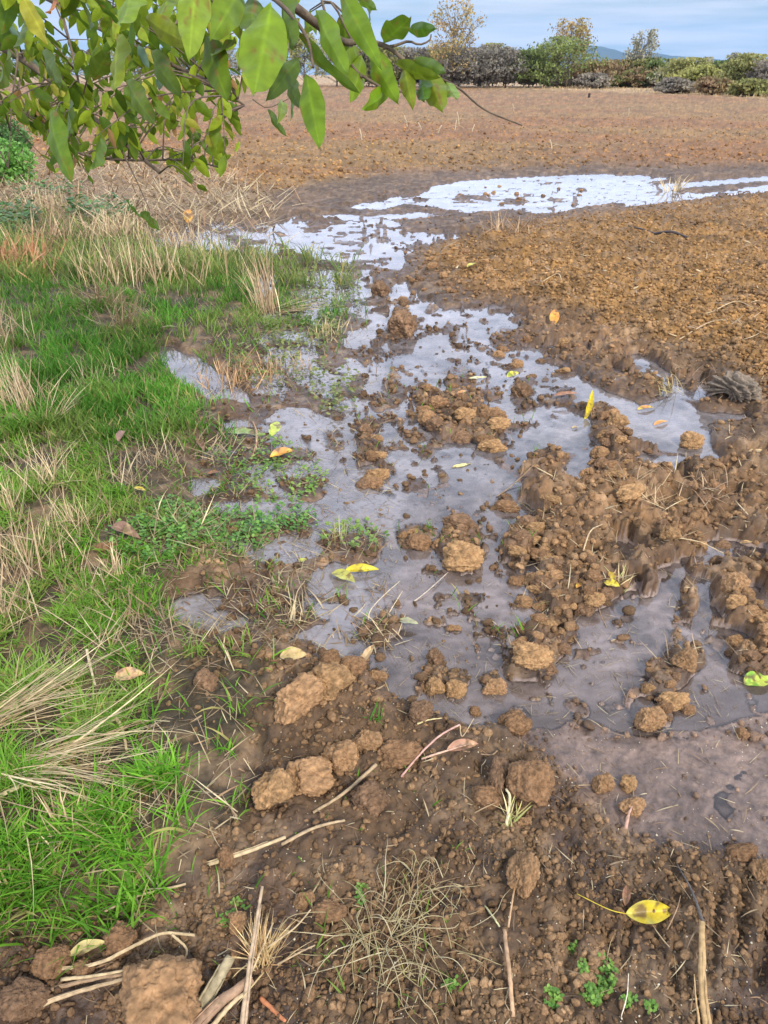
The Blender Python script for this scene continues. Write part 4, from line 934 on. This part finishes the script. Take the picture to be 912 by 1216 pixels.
B1 = limb([T0, wp(-330,-60,3.1), wp(-120,0,2.9), wp(0,55,2.8), wp(60,95,2.75), wp(100,130,2.7), wp(150,172,2.65), wp(190,205,2.6)], .028, .006, 30)
B2 = limb([T0, wp(-300,-160,3.2), wp(-100,-60,3.0), wp(40,-10,2.8), wp(130,40,2.7), wp(200,75,2.6), wp(255,100,2.5), wp(290,125,2.5)], .026, .004, 30)
B3 = limb([T1_, wp(-400,-320,2.6), wp(-60,-190,1.8), wp(140,-90,1.35), wp(300,-25,1.25), wp(400,46,1.45), wp(432,48,1.5), wp(462,57,1.5), wp(490,80,1.5), wp(520,92,1.5), wp(545,105,1.5), wp(575,130,1.5), wp(620,149,1.5)], .024, .0014, 60)
B4 = limb([wp(200,-70,1.3), wp(250,-30,1.2), wp(320,-5,1.15), wp(362,40,1.12), wp(372,80,1.1)], .007, .002, 16)
B5 = limb([wp(455,57,1.5), wp(470,54,1.5), wp(485,49,1.5), wp(498,53,1.5), wp(510,48,1.5), wp(512,41,1.5)], .0035, .0015, 12)
B6 = limb([wp(430,90,1.45), wp(460,107,1.45), wp(485,108,1.45), wp(515,102,1.47)], .003, .0015, 10); limb([wp(405,60,1.45), wp(418,78,1.45), wp(430,92,1.45)], .003, .003, 6)
B7 = limb([B1[12], wp(20,60,2.7), wp(14,120,2.7), wp(10,200,2.7)], .006, .002, 12)
B8 = limb([wp(60,-30,2.6), wp(80,40,2.6), wp(95,110,2.6), wp(90,160,2.6)], .006, .003, 12)
B9 = limb([T0, wp(-260,40,3.4), wp(-80,100,3.3), wp(30,135,3.2), wp(90,180,3.1), wp(150,190,3.0), wp(220,190,2.9), wp(265,200,2.8)], .02, .003, 26)
B10 = limb([wp(140,170,2.65), wp(160,210,2.7), wp(178,250,2.7)], .004, .0015, 8)
B11 = limb([T1_, wp(-500,-420,2.3), wp(-120,-260,1.6), wp(60,-120,1.3), wp(150,-50,1.25), wp(230,-20,1.2)], .022, .005, 24)
fol = MB()
LG, LQ, LA, LU = leaf_grid(1, 1, .25, .0, 8, 5); LGn, LQn, LAn, LUn = leaf_grid(1, 1, .38, .0, 26, 13, wav=.16)
def add_leaf(base, tip, W, col, near=False, roll=None, droop=.12):
    base = np.asarray(base); ax = np.asarray(tip) - base; L = np.linalg.norm(ax); ax = ax / L
    V0, q_, av, uu = (LGn, LQn, LAn, LUn) if near else (LG, LQ, LA, LU)
    # side vector: roughly in the plane across the view, rolled
    s = np.cross(ax, np.array([0, 1, .2])); 
    if np.linalg.norm(s) < .1: s = np.array([1., 0, 0])
    s /= np.linalg.norm(s); nrm = np.cross(s, ax); ro = R.uniform(-1, 1) if roll is None else roll
    s2 = s * math.cos(ro) + nrm * math.sin(ro); n2 = np.cross(s2, ax)
    P = base + ax * (V0[:, :1] * L) + s2 * (V0[:, 1:2] * W) + n2 * (V0[:, 2:3] * W * 1.0) + n2 * (droop * L * (V0[:, :1] ** 2))
    c = np.tile(col, (len(P), 1)) * (1 + .12 * (vn(V0[:, 0] * 6, V0[:, 1] * 9 + L * 99, 3) - .5))[:, None]
    if near:
        c[av < .06] = c[av < .06] * 1.25
    sp = fbm(V0[:, 0] * 5 + L * 777, V0[:, 1] * 7 + W * 333, 3, 12); k_ = np.clip((sp - .72) * 12, 0, .8)[:, None]; c = c * (1 - k_) + np.array([.22, .13, .03]) * k_
    fol.add(P - off, q_, None, c)
def lcol():
    r = R.rand(); r = r ** 1.5; g0 = np.array([.07, .13, .010]) * (1 - r) + np.array([.31, .39, .025]) * r
    u = R.rand()
    if u < .06: g0 = np.array([.40, .38, .05])
    elif u < .09: g0 = np.array([.36, .20, .07])
    elif u < .105: g0 = np.array([.20, .30, .20])
    return g0
near_leaves = [ # base px, tip px, width px, depth, roll, colour
 (322,5,302,112,52,1.1,.1,(.19,.33,.05)),(364,88,376,165,28,1.12,.2,(.15,.28,.04)),(350,35,396,120,20,1.15,.8,(.10,.19,.03)),(376,12,400,82,28,1.1,.3,(.17,.31,.05)),
 (405,-10,437,55,26,1.1,.2,(.15,.28,.04)),(245,42,255,98,32,1.2,.3,(.12,.22,.035)),(280,52,250,64,22,1.2,.6,(.09,.16,.03)),(140,40,132,106,32,1.25,.2,(.23,.33,.05)),
 (155,-20,153,46,34,1.2,.2,(.20,.34,.06)),(172,20,213,52,24,1.2,.2,(.24,.33,.06)),(235,-25,222,36,36,1.15,.3,(.24,.38,.08)),(60,130,60,198,28,1.5,.2,(.12,.23,.04)),
 (90,-6,120,34,22,1.5,.3,(.09,.16,.03)),(330,-10,350,60,34,1.2,.5,(.12,.22,.035)),(285,-12,262,28,34,1.2,.3,(.16,.28,.05)),(300,-5,300,50,30,1.3,.6,(.11,.2,.03)),
 (205,-15,188,30,30,1.3,.2,(.2,.33,.06)),(64,-10,69,30,14,1.5,.5,(.50,.20,.07)),(455,50,484,28,26,1.5,.2,(.12,.23,.035)),(485,36,510,34,15,1.5,.6,(.09,.20,.03)),
 (440,60,459,106,26,1.5,.1,(.17,.31,.04)),(430,66,424,110,22,1.5,.4,(.17,.29,.04)),(463,104,446,128,20,1.5,.2,(.17,.33,.03)),(508,86,522,124,26,1.5,.2,(.20,.30,.05)),
 (531,97,543,120,15,1.5,.2,(.20,.36,.05)),(428,62,403,84,24,1.5,.2,(.18,.30,.04)),(500,90,505,122,20,1.5,.6,(.08,.19,.03)),(490,70,536,90,16,1.5,.5,(.12,.22,.04)),
 (470,75,500,100,18,1.52,.3,(.18,.28,.04)),(480,80,484,104,18,1.5,.3,(.19,.28,.05)),(418,-10,440,12,14,1.4,.2,(.13,.24,.04)),(436,10,445,32,10,1.6,.3,(.10,.20,.03)),
 (110,95,130,60,22,1.9,.3,(.10,.17,.03)),(180,60,192,100,24,1.4,.3,(.10,.18,.03)),(355,70,330,100,22,1.25,.5,(.08,.15,.03)),(390,60,395,20,20,1.3,.5,(.10,.2,.03)),
 (340,90,352,125,18,1.3,.3,(.1,.19,.03)),(120,160,118,200,22,1.7,.3,(.13,.24,.04)),(85,120,70,160,22,1.8,.3,(.1,.18,.03)),(150,95,170,140,24,1.6,.3,(.13,.22,.04)),
 (30,20,20,62,24,1.6,.3,(.10,.18,.03)),(10,60,4,110,24,1.7,.3,(.12,.2,.03)),(50,60,62,96,20,1.9,.3,(.09,.16,.03)),(165,255,192,272,16,2.6,.2,(.13,.24,.04)),(152,240,158,262,16,2.6,.2,(.10,.22,.04)),
 (318,130,327,158,10,1.9,.3,(.13,.24,.04)),(345,118,348,145,10,1.9,.3,(.10,.2,.04)),(335,120,338,135,12,1.9,.3,(.2,.3,.05)),
]
for bx, by, tx, ty, w, dep, ro, c in near_leaves:
    b = wp(bx, by, dep); t = wp(tx, ty, dep * (1 - .08)); add_leaf(b, t, w * 1.12 / F * dep, np.array(c) * [.98, .85, .4], True, ro * random.choice((-1, 1)), R.uniform(-.15, .25))
limb([wp(300,118,1.9), wp(318,128,1.9), wp(345,116,1.9)], .0015, .001, 6)
# twigs with leaves
bounds = np.array([(-160,-120),(470,-120),(425,20),(400,52),(330,62),(300,84),(285,125),(303,165),(285,200),(283,225),(245,238),(215,205),(150,208),(110,226),(60,205),(30,150),(0,150),(-160,190)], float)
def inside(p):
    x, y = p; c = False
    for i in range(len(bounds)):
        ax, ay = bounds[i]; bx, by = bounds[(i + 1) % len(bounds)]
        if (ay > y) != (by > y) and x < (bx - ax) * (y - ay) / (by - ay) + ax: c = not c
    return c
mains = np.vstack([B1[8:], B2[8:], B9[8:], B8, B7])
nl = 0; tries = 0
while nl < 1250 and tries < 4000:
    tries += 1
    ex, ey = R.uniform(-60, 305), R.uniform(-40, 240)
    if not inside((ex, ey)): continue
    dep = R.uniform(2.1, 3.6); E = wp(ex, ey, dep)
    dist = np.linalg.norm(mains - E, axis=1); j = np.argsort(dist)[R.randint(0, 6)]; st = mains[j]
    L = np.linalg.norm(E - st)
    if L < .08 or L > 1.1: continue
    mid = (st + E) / 2 + np.array([0, 0, .12 * L]) + R.normal(size=3) * .05 * L
    P = smooth_path([st, mid, E], 10); tube(wood, P - off, .0035, .0012, 5, WOODC, .1)
    a0 = R.rand() * 6
    for t in np.arange(2.5, 10, max(.7, .040 * 9 / L)):
        k = min(int(t), 8); b = P[k] + (P[k + 1] - P[k]) * (t - k) if k < 9 else P[9]
        a0 += 2.4; ll = R.uniform(.038, .078); dv = np.array([math.cos(a0) * .75, math.sin(a0) * .5, -R.uniform(.3, 1.5)]); dv /= np.linalg.norm(dv)
        tp = b + dv * ll; ppx, ppy, _ = proj(tp[0], tp[1], tp[2])
        if ppy > 150 and not inside((float(ppx), float(ppy))): continue
        add_leaf(b, tp, ll * R.uniform(.42, .56), lcol(), False, None, R.uniform(.0, .3)); nl += 1
# upper fringe of larger leaves from the near boughs
mains2 = np.vstack([B3[14:30], B11[8:], B4[:8]])
for k in range(110):
    ex, ey = R.uniform(-60, 420), R.uniform(-90, 26)
    dep = R.uniform(1.25, 2.1); b = wp(ex, ey, dep); st = mains2[np.argmin(np.linalg.norm(mains2 - b, axis=1))]
    if k % 3 == 0: tube(wood, smooth_path([st, (st + b) / 2 + [0, 0, .04], b], 7) - off, .003, .0012, 5, WOODC, .1)
    a0 = R.rand() * 6.28; ll = R.uniform(.045, .085); dv = np.array([math.cos(a0) * .6, math.sin(a0) * .35, -R.uniform(.5, 1.3)]); dv /= np.linalg.norm(dv)
    add_leaf(b, b + dv * ll, ll * R.uniform(.42, .55), lcol() * 1.05, dep < 1.6, None, .12)
# crown round the trunk, outside the view
for k in range(1600):
    a0 = R.rand() * 6.28; b = off + np.array([R.normal() * .7 - .3, R.normal() * .8, 2.6 + R.normal() * .5]); ll = R.uniform(.07, .11)
    dv = np.array([math.cos(a0), math.sin(a0), -R.uniform(.2, 1.2)]); dv /= np.linalg.norm(dv); add_leaf(b, b + dv * ll, ll * .5, lcol())
wood.build('branch', M_bark, tr); fol.build('foliage', M_leaf, tr); print('leaves', nl)

# ------------------------------------------------------------ far trees
def far_tree(px, ytop, ybase, wpx, kind, label, seed, group=None, name='tree'):
    x0, y0, dep = gp(px, ybase); x0 = float(x0); y0 = float(y0); dep = float(dep); h = (ybase - ytop) / F * dep * .98; w = wpx / F * dep * (.82 if name == 'bush' else .6)
    rs = np.random.RandomState(seed); root = empty(name, (x0, y0, 0), label, 'bush' if name == 'bush' else 'tree', group)
    pal = {'green': [(.075,.10,.035),(.13,.16,.05)], 'bright': [(.11,.14,.045),(.19,.22,.065)], 'olive': [(.16,.17,.06),(.26,.24,.09)], 'yellow': [(.19,.19,.06),(.26,.25,.08)],
           'bare': [(.13,.115,.095),(.20,.18,.14)], 'orange': [(.30,.18,.08),(.24,.22,.08)], 'rust': [(.22,.13,.08),(.20,.17,.08)], 'grey': [(.16,.14,.12),(.22,.19,.14)], 'pale': [(.20,.20,.14),(.28,.25,.17)]}[kind]
    mb = MB(); tube(mb, smooth_path([(0,0,-.2),(rs.normal()*.05*w,0,h*.4),(rs.normal()*.1*w,0,h*.9)], 8), h*.018+.03, .02, 6, (.12,.09,.07), .2)
    nb = 60 if name == 'tree' else 90; tips = []
    for k in range(nb):
        z0 = h * rs.uniform(.05, .7); a = rs.rand() * 6.28; r = w * rs.uniform(.35, 1) ; z1 = z0 + h * rs.uniform(.02 if name == 'bush' else .12, .4); z1 = min(z1, h * rs.uniform(.85, 1)); r *= math.sqrt(max(.04, 1 - ((z1 / h - (.5 if name == 'tree' else .3)) / (.56 if name == 'tree' else .75)) ** 2))
        E = np.array([r * math.cos(a), r * math.sin(a), z1]); M_ = np.array([E[0] * .4, E[1] * .4, z0 + (z1 - z0) * .4]); tube(mb, smooth_path([(0, 0, z0), M_, E], 5), .035, .012, 4, (.13,.105,.085), 0, False); tips.append((E, M_))
        for j in range(3):
            E2 = E + np.array([rs.normal() * .12 * w, rs.normal() * .12 * w, rs.uniform(.0, .12) * h]); tube(mb, [M_ * .4 + E * .6, (E + E2) / 2, E2], .014, .008, 3, (.15,.12,.10), 0, False); tips.append((E2, E))
    mb.build('trunk', M_bark, root)
    dens = {'sparse': 1}.get(kind, 1); n = int(3600 * (1.0 if name != 'tree' else .8)); 
    if kind in ('orange', 'pale'): n = int(n * .65)
    ti = rs.randint(0, len(tips), n); A = np.array([t[0] for t in tips])[ti]; Bm = np.array([t[1] for t in tips])[ti]; f = rs.rand(n, 1)
    Pc = A * (1 - f * .6) + Bm * f * .6 + rs.normal(size=(n, 3)) * np.array([.09 * w, .09 * w, .04 * h]); Pc[:, 2] = np.clip(Pc[:, 2], .08, h * 1.02)
    s = rs.uniform(.07, .19, n)[:, None] * (.6 + dep / 160); u = rs.normal(size=(n, 3)); u /= np.linalg.norm(u, axis=1)[:, None]; v = np.cross(u, rs.normal(size=(n, 3))); v /= np.linalg.norm(v, axis=1)[:, None]
    V = np.stack([Pc - u * s, Pc + v * s * .6, Pc + u * s, Pc - v * s * .6], 1).reshape(-1, 3); qd = (np.arange(n) * 4)[:, None] + np.arange(4)
    p0, p1 = np.array(pal[0]) * 1.35, np.array(pal[1]) * 1.35; t = (rs.rand(n, 1) * .5 + .5 * vn(Pc[:, 0] * 1.2 + seed, Pc[:, 2] * 1.2, seed)[:, None]); c = (p0 * (1 - t) + p1 * t)
    m2 = MB(); m2.add(V, qd, None, np.repeat(c, 4, 0)); m2.build('crown', M_far, root, smooth=False); return root
FT = [
 (537,20,105,62,'orange','tall thin tree with yellowing leaves rising behind the dark hedge','tree'),
 (672,36,104,54,'orange','tall half bare tree with orange leaves behind the green bush','tree'),
 (757,47,104,36,'pale','tall half bare tree standing alone right of the hills','tree'),
 (661,54,105,62,'bright','large rounded bright green bush at the end of the dark hedge','bush'),
 (628,66,105,34,'green','dark green bush left of the large rounded one','bush'),
 (600,64,105,40,'bare','grey leafless hedge shrub nearest the dark green bush','bush'),
 (570,66,105,40,'bare','grey leafless hedge shrub with a purple tint below the tall thin tree','bush'),
 (545,68,105,36,'bare','grey leafless hedge shrub in the middle of the hedge','bush'),
 (518,64,104,36,'olive','olive topped hedge shrub left of the tall thin tree','bush'),
 (490,64,104,36,'grey','pale grey hedge shrub seen above the twig with leaves','bush'),
 (462,62,104,38,'olive','olive hedge shrub behind the overhanging twig leaves','bush'),
 (432,58,103,38,'pale','pale grey green tree behind the hanging leaves','tree'),
 (400,52,103,44,'pale','pale tree at the left of the visible hedge','tree'),
 (362,50,102,44,'olive','olive tree mostly hidden by hanging leaves','tree'),
 (585,60,103,26,'yellow','yellow green shrub top above the leafless hedge','bush'),
 (701,76,105,34,'rust','rust tinted shrub right of the large green bush','bush'),
 (728,76,104,34,'rust','reddish brown shrub below the distant hills','bush'),
 (757,76,104,40,'olive','olive green bush at the foot of the lone half bare tree','bush'),
 (784,76,105,34,'green','narrow green bush right of the lone half bare tree','bush'),
 (812,75,109,40,'olive','spreading olive bush in the right half of the treeline','bush'),
 (836,82,111,40,'yellow','low yellow green bush in the right half of the treeline','bush'),
 (858,78,111,34,'green','green bush left of the tall bush at the right','bush'),
 (885,72,113,44,'olive','tall olive bush near the right edge','bush'),
 (912,76,114,36,'grey','greyish bush cut by the right edge of the view','bush'),
 (800,95,112,30,'grey','low grey bramble in front of the spreading olive bush','bush'),
 (703,90,106,26,'grey','low grey scrub at the field edge below the hills','bush'),
 (845,95,114,26,'rust','low rusty bramble in front of the yellow green bush','bush'),
 (890,97,116,28,'olive','low olive bramble near the right edge of the field','bush'),
 (768,74,104,24,'green','dark slim shrub between the olive bush and narrow green bush','bush'),
 (870,70,108,26,'pale','thin leafless tree top behind the bushes on the right','tree'),
 (832,74,107,26,'pale','thin bare tree top behind the yellow green bush','tree'),
]
for k, (px, yt, yb, w, kind, lab, nm) in enumerate(FT): far_tree(px, yt, yb, w, kind, lab, 40 + k, None, nm)
for k, (px, yt, w) in enumerate([(320,56,50),(270,58,50),(215,60,56),(160,62,56),(105,66,50),(50,66,56),(-10,64,56),(-70,60,60),(-150,58,70)]):
    far_tree(px, yt, 102, w, ('olive', 'pale', 'green')[k % 3], 'tree of the far row glimpsed through the hanging leaves', 90 + k, 'far trees behind the hanging leaves', 'tree')
for k, (px, yt, w) in enumerate([(950,74,50),(1000,72,60),(1070,76,60),(1150,70,80)]):
    far_tree(px, yt, 116, w, 'olive', 'olive bush continuing the treeline past the right edge', 110 + k, 'bushes past the right edge', 'bush')
RR = np.random.RandomState(77)
for k, px in enumerate(np.arange(430, 990, 17)):
    kk = ('olive', 'grey', 'pale', 'green', 'rust', 'bare')[RR.randint(6)] if px > 640 else ('grey', 'bare', 'olive')[RR.randint(3)]
    far_tree(px + RR.uniform(-5, 5), RR.uniform(80, 93) if px > 640 else RR.uniform(58, 76), 103.5 + max(0, px - 700) * .02, RR.uniform(24, 40), kk, 'shrub filling the continuous back row of the far hedge', 200 + k, 'shrubs of the back row of the hedge', 'bush')
# near-left green bush on the far bank
def leafy_bush(px, py, hpx, wpx, label, seed, c1, c2):
    x0, y0, dep = gp(px, py); x0 = float(x0); y0 = float(y0); dep = float(dep); h = hpx / F * dep; w = wpx / F * dep * .5; rs = np.random.RandomState(seed)
    root = empty('bush', (x0, y0, 0), label, 'bush'); mb = MB(); n = 3200
    for k in range(24):
        a = rs.rand() * 6.28; r = w * rs.rand(); tube(mb, smooth_path([(r * .2 * math.cos(a), r * .2 * math.sin(a), -.05), (r * .7 * math.cos(a), r * .7 * math.sin(a), h * .6), (r * math.cos(a), r * math.sin(a), h * rs.uniform(.7, 1))], 6), .012, .004, 4, (.16,.12,.07), 0, False)
    mb.build('stem', M_bark, root)
    d = rs.normal(size=(n, 3)); d /= np.linalg.norm(d, axis=1)[:, None]; rr = rs.rand(n, 1) ** .4; P = d * rr * np.array([w, w, h * .55]) * (.75 + .5 * vn3(d * 3 + seed, seed)[:, None]); P[:, 2] = np.abs(P[:, 2] + h * .45)
    s = rs.uniform(.02, .05, n)[:, None]; u = rs.normal(size=(n, 3)); u /= np.linalg.norm(u, axis=1)[:, None]; v = np.cross(u, rs.normal(size=(n, 3))); v /= np.linalg.norm(v, axis=1)[:, None]
    V = np.stack([P - u * s, P + v * s * .6, P + u * s, P - v * s * .6], 1).reshape(-1, 3); t = rs.rand(n, 1); c = np.array(c1) * (1 - t) + np.array(c2) * t
    m2 = MB(); m2.add(V, (np.arange(n) * 4)[:, None] + np.arange(4), None, np.repeat(c, 4, 0)); m2.build('crown', M_weed, root, smooth=False)
leafy_bush(5,222,52,76,'bright green leafy bush at the far left edge of the field',5,(.08,.22,.03),(.22,.42,.08))
leafy_bush(-75,232,60,90,'green leafy bush just past the left edge of the view',6,(.07,.18,.03),(.18,.36,.07))
leafy_bush(10,190,44,60,'darker green bush behind the bright leafy one',7,(.05,.12,.03),(.12,.24,.06))

# verge grass at the far side of the field (stuff)
n = 9000; px = R.uniform(200, 1000, n); py = R.uniform(102.5, 124, n); x, y, d = gp(px, py); g = ground_maps(x, y); k = g['vg'] > .5
x, y = x[k], y[k]; n = len(x); mb = MB(); c = np.array([[.50,.36,.19],[.44,.29,.16],[.38,.30,.15]])[R.randint(0, 3, n)] * (.8 + .4 * R.rand(n, 1))
blades(mb, np.stack([x, y, 0 * x], 1), .15 + .3 * R.rand(n), .05 + .06 * R.rand(n), R.rand(n) * 6.28, .2 + .3 * R.rand(n), .5 * R.rand(n), c, None, 2)
tag(mb.build('dry_grass', M_dry), 'strip of tan dry grass along the far side of the field', 'grass', kind='stuff')

# small dark post in the field
x0, y0, d = gp(699, 118); hP = 6.5 / F * float(d); mb = MB(); s = .10
mb2 = smooth_path([(0, 0, -.1), (.01, 0, hP * .5), (0, 0, hP)], 8); tube(mb, mb2, s, s * .8, 8, (.04,.03,.03), .1); o = mb.build('post', M_bark); o.location = (float(x0), float(y0), 0)
tag(o, 'small dark post standing alone at the far side of the field', 'post')

# ------------------------------------------------------------ hills
def ridge(name, D_, pts, depth, col, seed):
    xs = np.linspace(pts[0][0], pts[-1][0], 260); hs = np.interp(xs, [p[0] for p in pts], [p[1] for p in pts])
    X = (xs - 456) / F * D_ * CP * 1.0; 
    hh = np.maximum(hs / F * D_ + (fbm(xs * .05, xs * 0, 3, seed) - .5) * D_ * .0012 * (hs > 1), 0)
    V = []; K = 24
    for k, t in enumerate(np.linspace(-1, 1, K)):
        prof = np.cos(t * math.pi / 2) ** 1.2; y = D_ + t * depth; V.append(np.stack([X * (y / D_), np.full_like(X, y), hh * prof * (1 + .12 * (vn(xs * .08, xs * 0 + k * .5, seed) - .5)) - 6], 1))
    V = np.array(V); n = len(xs); i = (np.arange(K - 1)[:, None] * n + np.arange(n - 1)[None]).ravel()
    c = np.array(col) * (.8 + .4 * vn(V.reshape(-1, 3)[:, 0] * .01, V.reshape(-1, 3)[:, 1] * .01, 4))[:, None]
    o = mesh_arrays(name, V.reshape(-1, 3), [np.stack([i, i + 1, i + n + 1, i + n], -1)], M_hill, c); return tag(o, kind='structure')
M_hill = attr_mat('hill_forest', .95, .15, .004, spec=.0)
ridge('hills', 6500, [(380,2),(450,8),(510,14),(560,19),(600,18),(640,24),(670,28),(700,26),(720,23),(740,20),(775,20),(800,17),(840,15),(880,10),(930,12),(1000,15),(1100,10),(1200,2)], 900, (.05,.075,.06), 3)

# ------------------------------------------------------------ air
HAZE = True
if HAZE:
    bm = bmesh.new(); bmesh.ops.create_cube(bm, size=1); me = bpy.data.meshes.new('haze'); 
    for v in bm.verts: v.co = (v.co.x * 56000, v.co.y * 18800 , (-7.5 if v.co.z < 0 else 420))
    for v in bm.verts: v.co.y = -60 if v.co.y < 0 else 9100
    bm.to_mesh(me); bm.free(); ho = bpy.data.objects.new('haze', me); COL.objects.link(ho); tag(ho, kind='stuff')
    m = bpy.data.materials.new('air'); m.use_nodes = True; n = m.node_tree.nodes; n.remove(n['Principled BSDF'])
    pv = n.new('ShaderNodeVolumePrincipled'); pv.inputs['Color'].default_value = (.36, .58, .95, 1); pv.inputs['Density'].default_value = 6e-5; pv.inputs['Anisotropy'].default_value = .0
    m.node_tree.links.new(pv.outputs[0], n['Material Output'].inputs['Volume']); me.materials.append(m)

# ------------------------------------------------------------ sky, sun, camera
EL, AZ = math.radians(42), math.radians(150)      # azimuth clockwise from +Y: behind the camera, to the right
w = bpy.data.worlds.new('World'); S.world = w; w.use_nodes = True; n = w.node_tree.nodes; l = w.node_tree.links
sky = n.new('ShaderNodeTexSky'); sky.sky_type = 'NISHITA'; sky.sun_disc = False; sky.sun_elevation = EL; sky.sun_rotation = AZ; sky.air_density = 1.0; sky.dust_density = .6; sky.ozone_density = 2
tc = n.new('ShaderNodeTexCoord'); mp = n.new('ShaderNodeMapping'); mp.inputs['Scale'].default_value = (2.2, 2.2, 30); mp.inputs['Location'].default_value = (1.3, .2, 1.4); l.new(tc.outputs['Generated'], mp.inputs[0])
no = n.new('ShaderNodeTexNoise'); no.inputs['Scale'].default_value = 1.6; no.inputs['Detail'].default_value = 7; no.inputs['Roughness'].default_value = .55; l.new(mp.outputs[0], no.inputs['Vector'])
cr = n.new('ShaderNodeMapRange'); cr.inputs[1].default_value = .40; cr.inputs[2].default_value = .62; cr.inputs[3].default_value = .0; cr.inputs[4].default_value = .9; l.new(no.outputs['Fac'], cr.inputs[0])
sx = n.new('ShaderNodeSeparateXYZ'); l.new(tc.outputs['Generated'], sx.inputs[0])
el = n.new('ShaderNodeValToRGB'); e = el.color_ramp.elements; e[0].position = .068; e[0].color = (0, 0, 0, 1); e[1].position = .115; e[1].color = (1, 1, 1, 1); e2 = e.new(.60); e2.color = (.9, .9, .9, 1); e3 = e.new(.82); e3.color = (.12, .12, .12, 1); l.new(sx.outputs['Z'], el.inputs[0])  # bright band added above the visible sky for water reflections; zenith dimmed for contrast
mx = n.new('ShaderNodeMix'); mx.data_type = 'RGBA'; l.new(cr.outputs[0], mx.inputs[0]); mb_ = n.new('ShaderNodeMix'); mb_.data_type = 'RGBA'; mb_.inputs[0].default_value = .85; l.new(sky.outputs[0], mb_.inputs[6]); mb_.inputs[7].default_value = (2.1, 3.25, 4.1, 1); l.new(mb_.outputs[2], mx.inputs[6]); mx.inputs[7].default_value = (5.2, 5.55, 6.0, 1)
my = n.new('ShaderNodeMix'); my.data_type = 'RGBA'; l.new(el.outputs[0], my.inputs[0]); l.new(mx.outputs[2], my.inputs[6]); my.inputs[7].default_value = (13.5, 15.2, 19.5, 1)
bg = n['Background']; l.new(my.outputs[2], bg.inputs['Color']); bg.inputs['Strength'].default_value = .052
sd = bpy.data.lights.new('sun', 'SUN'); sd.energy = 1.5; sd.angle = math.radians(11); sd.color = (1, .94, .84)
so = bpy.data.objects.new('sun', sd); COL.objects.link(so)
from mathutils import Vector
dirv = Vector((math.sin(AZ) * math.cos(EL), math.cos(AZ) * math.cos(EL), math.sin(EL)))
so.rotation_euler = (-dirv).to_track_quat('-Z', 'Y').to_euler(); so.location = dirv * 30
cd = bpy.data.cameras.new('camera'); cam = bpy.data.objects.new('camera', cd); COL.objects.link(cam); S.camera = cam
cd.sensor_fit = 'VERTICAL'; cd.sensor_height = 36; cd.lens = 36 * F / 1216; cd.clip_start = .05; cd.clip_end = 40000
cam.location = (0, 0, CAMH); cam.rotation_euler = (math.pi / 2 - PITCH, 0, 0)
S.view_settings.view_transform = 'Standard'; S.view_settings.look = 'None'; S.view_settings.exposure = 1.45; S.view_settings.gamma = 1; S.view_settings.use_curve_mapping = False
S.cycles.max_bounces = 6; S.cycles.diffuse_bounces = 2; S.cycles.glossy_bounces = 3; S.cycles.transparent_max_bounces = 12; S.cycles.use_denoising = True
S.cycles.volume_bounces = 1
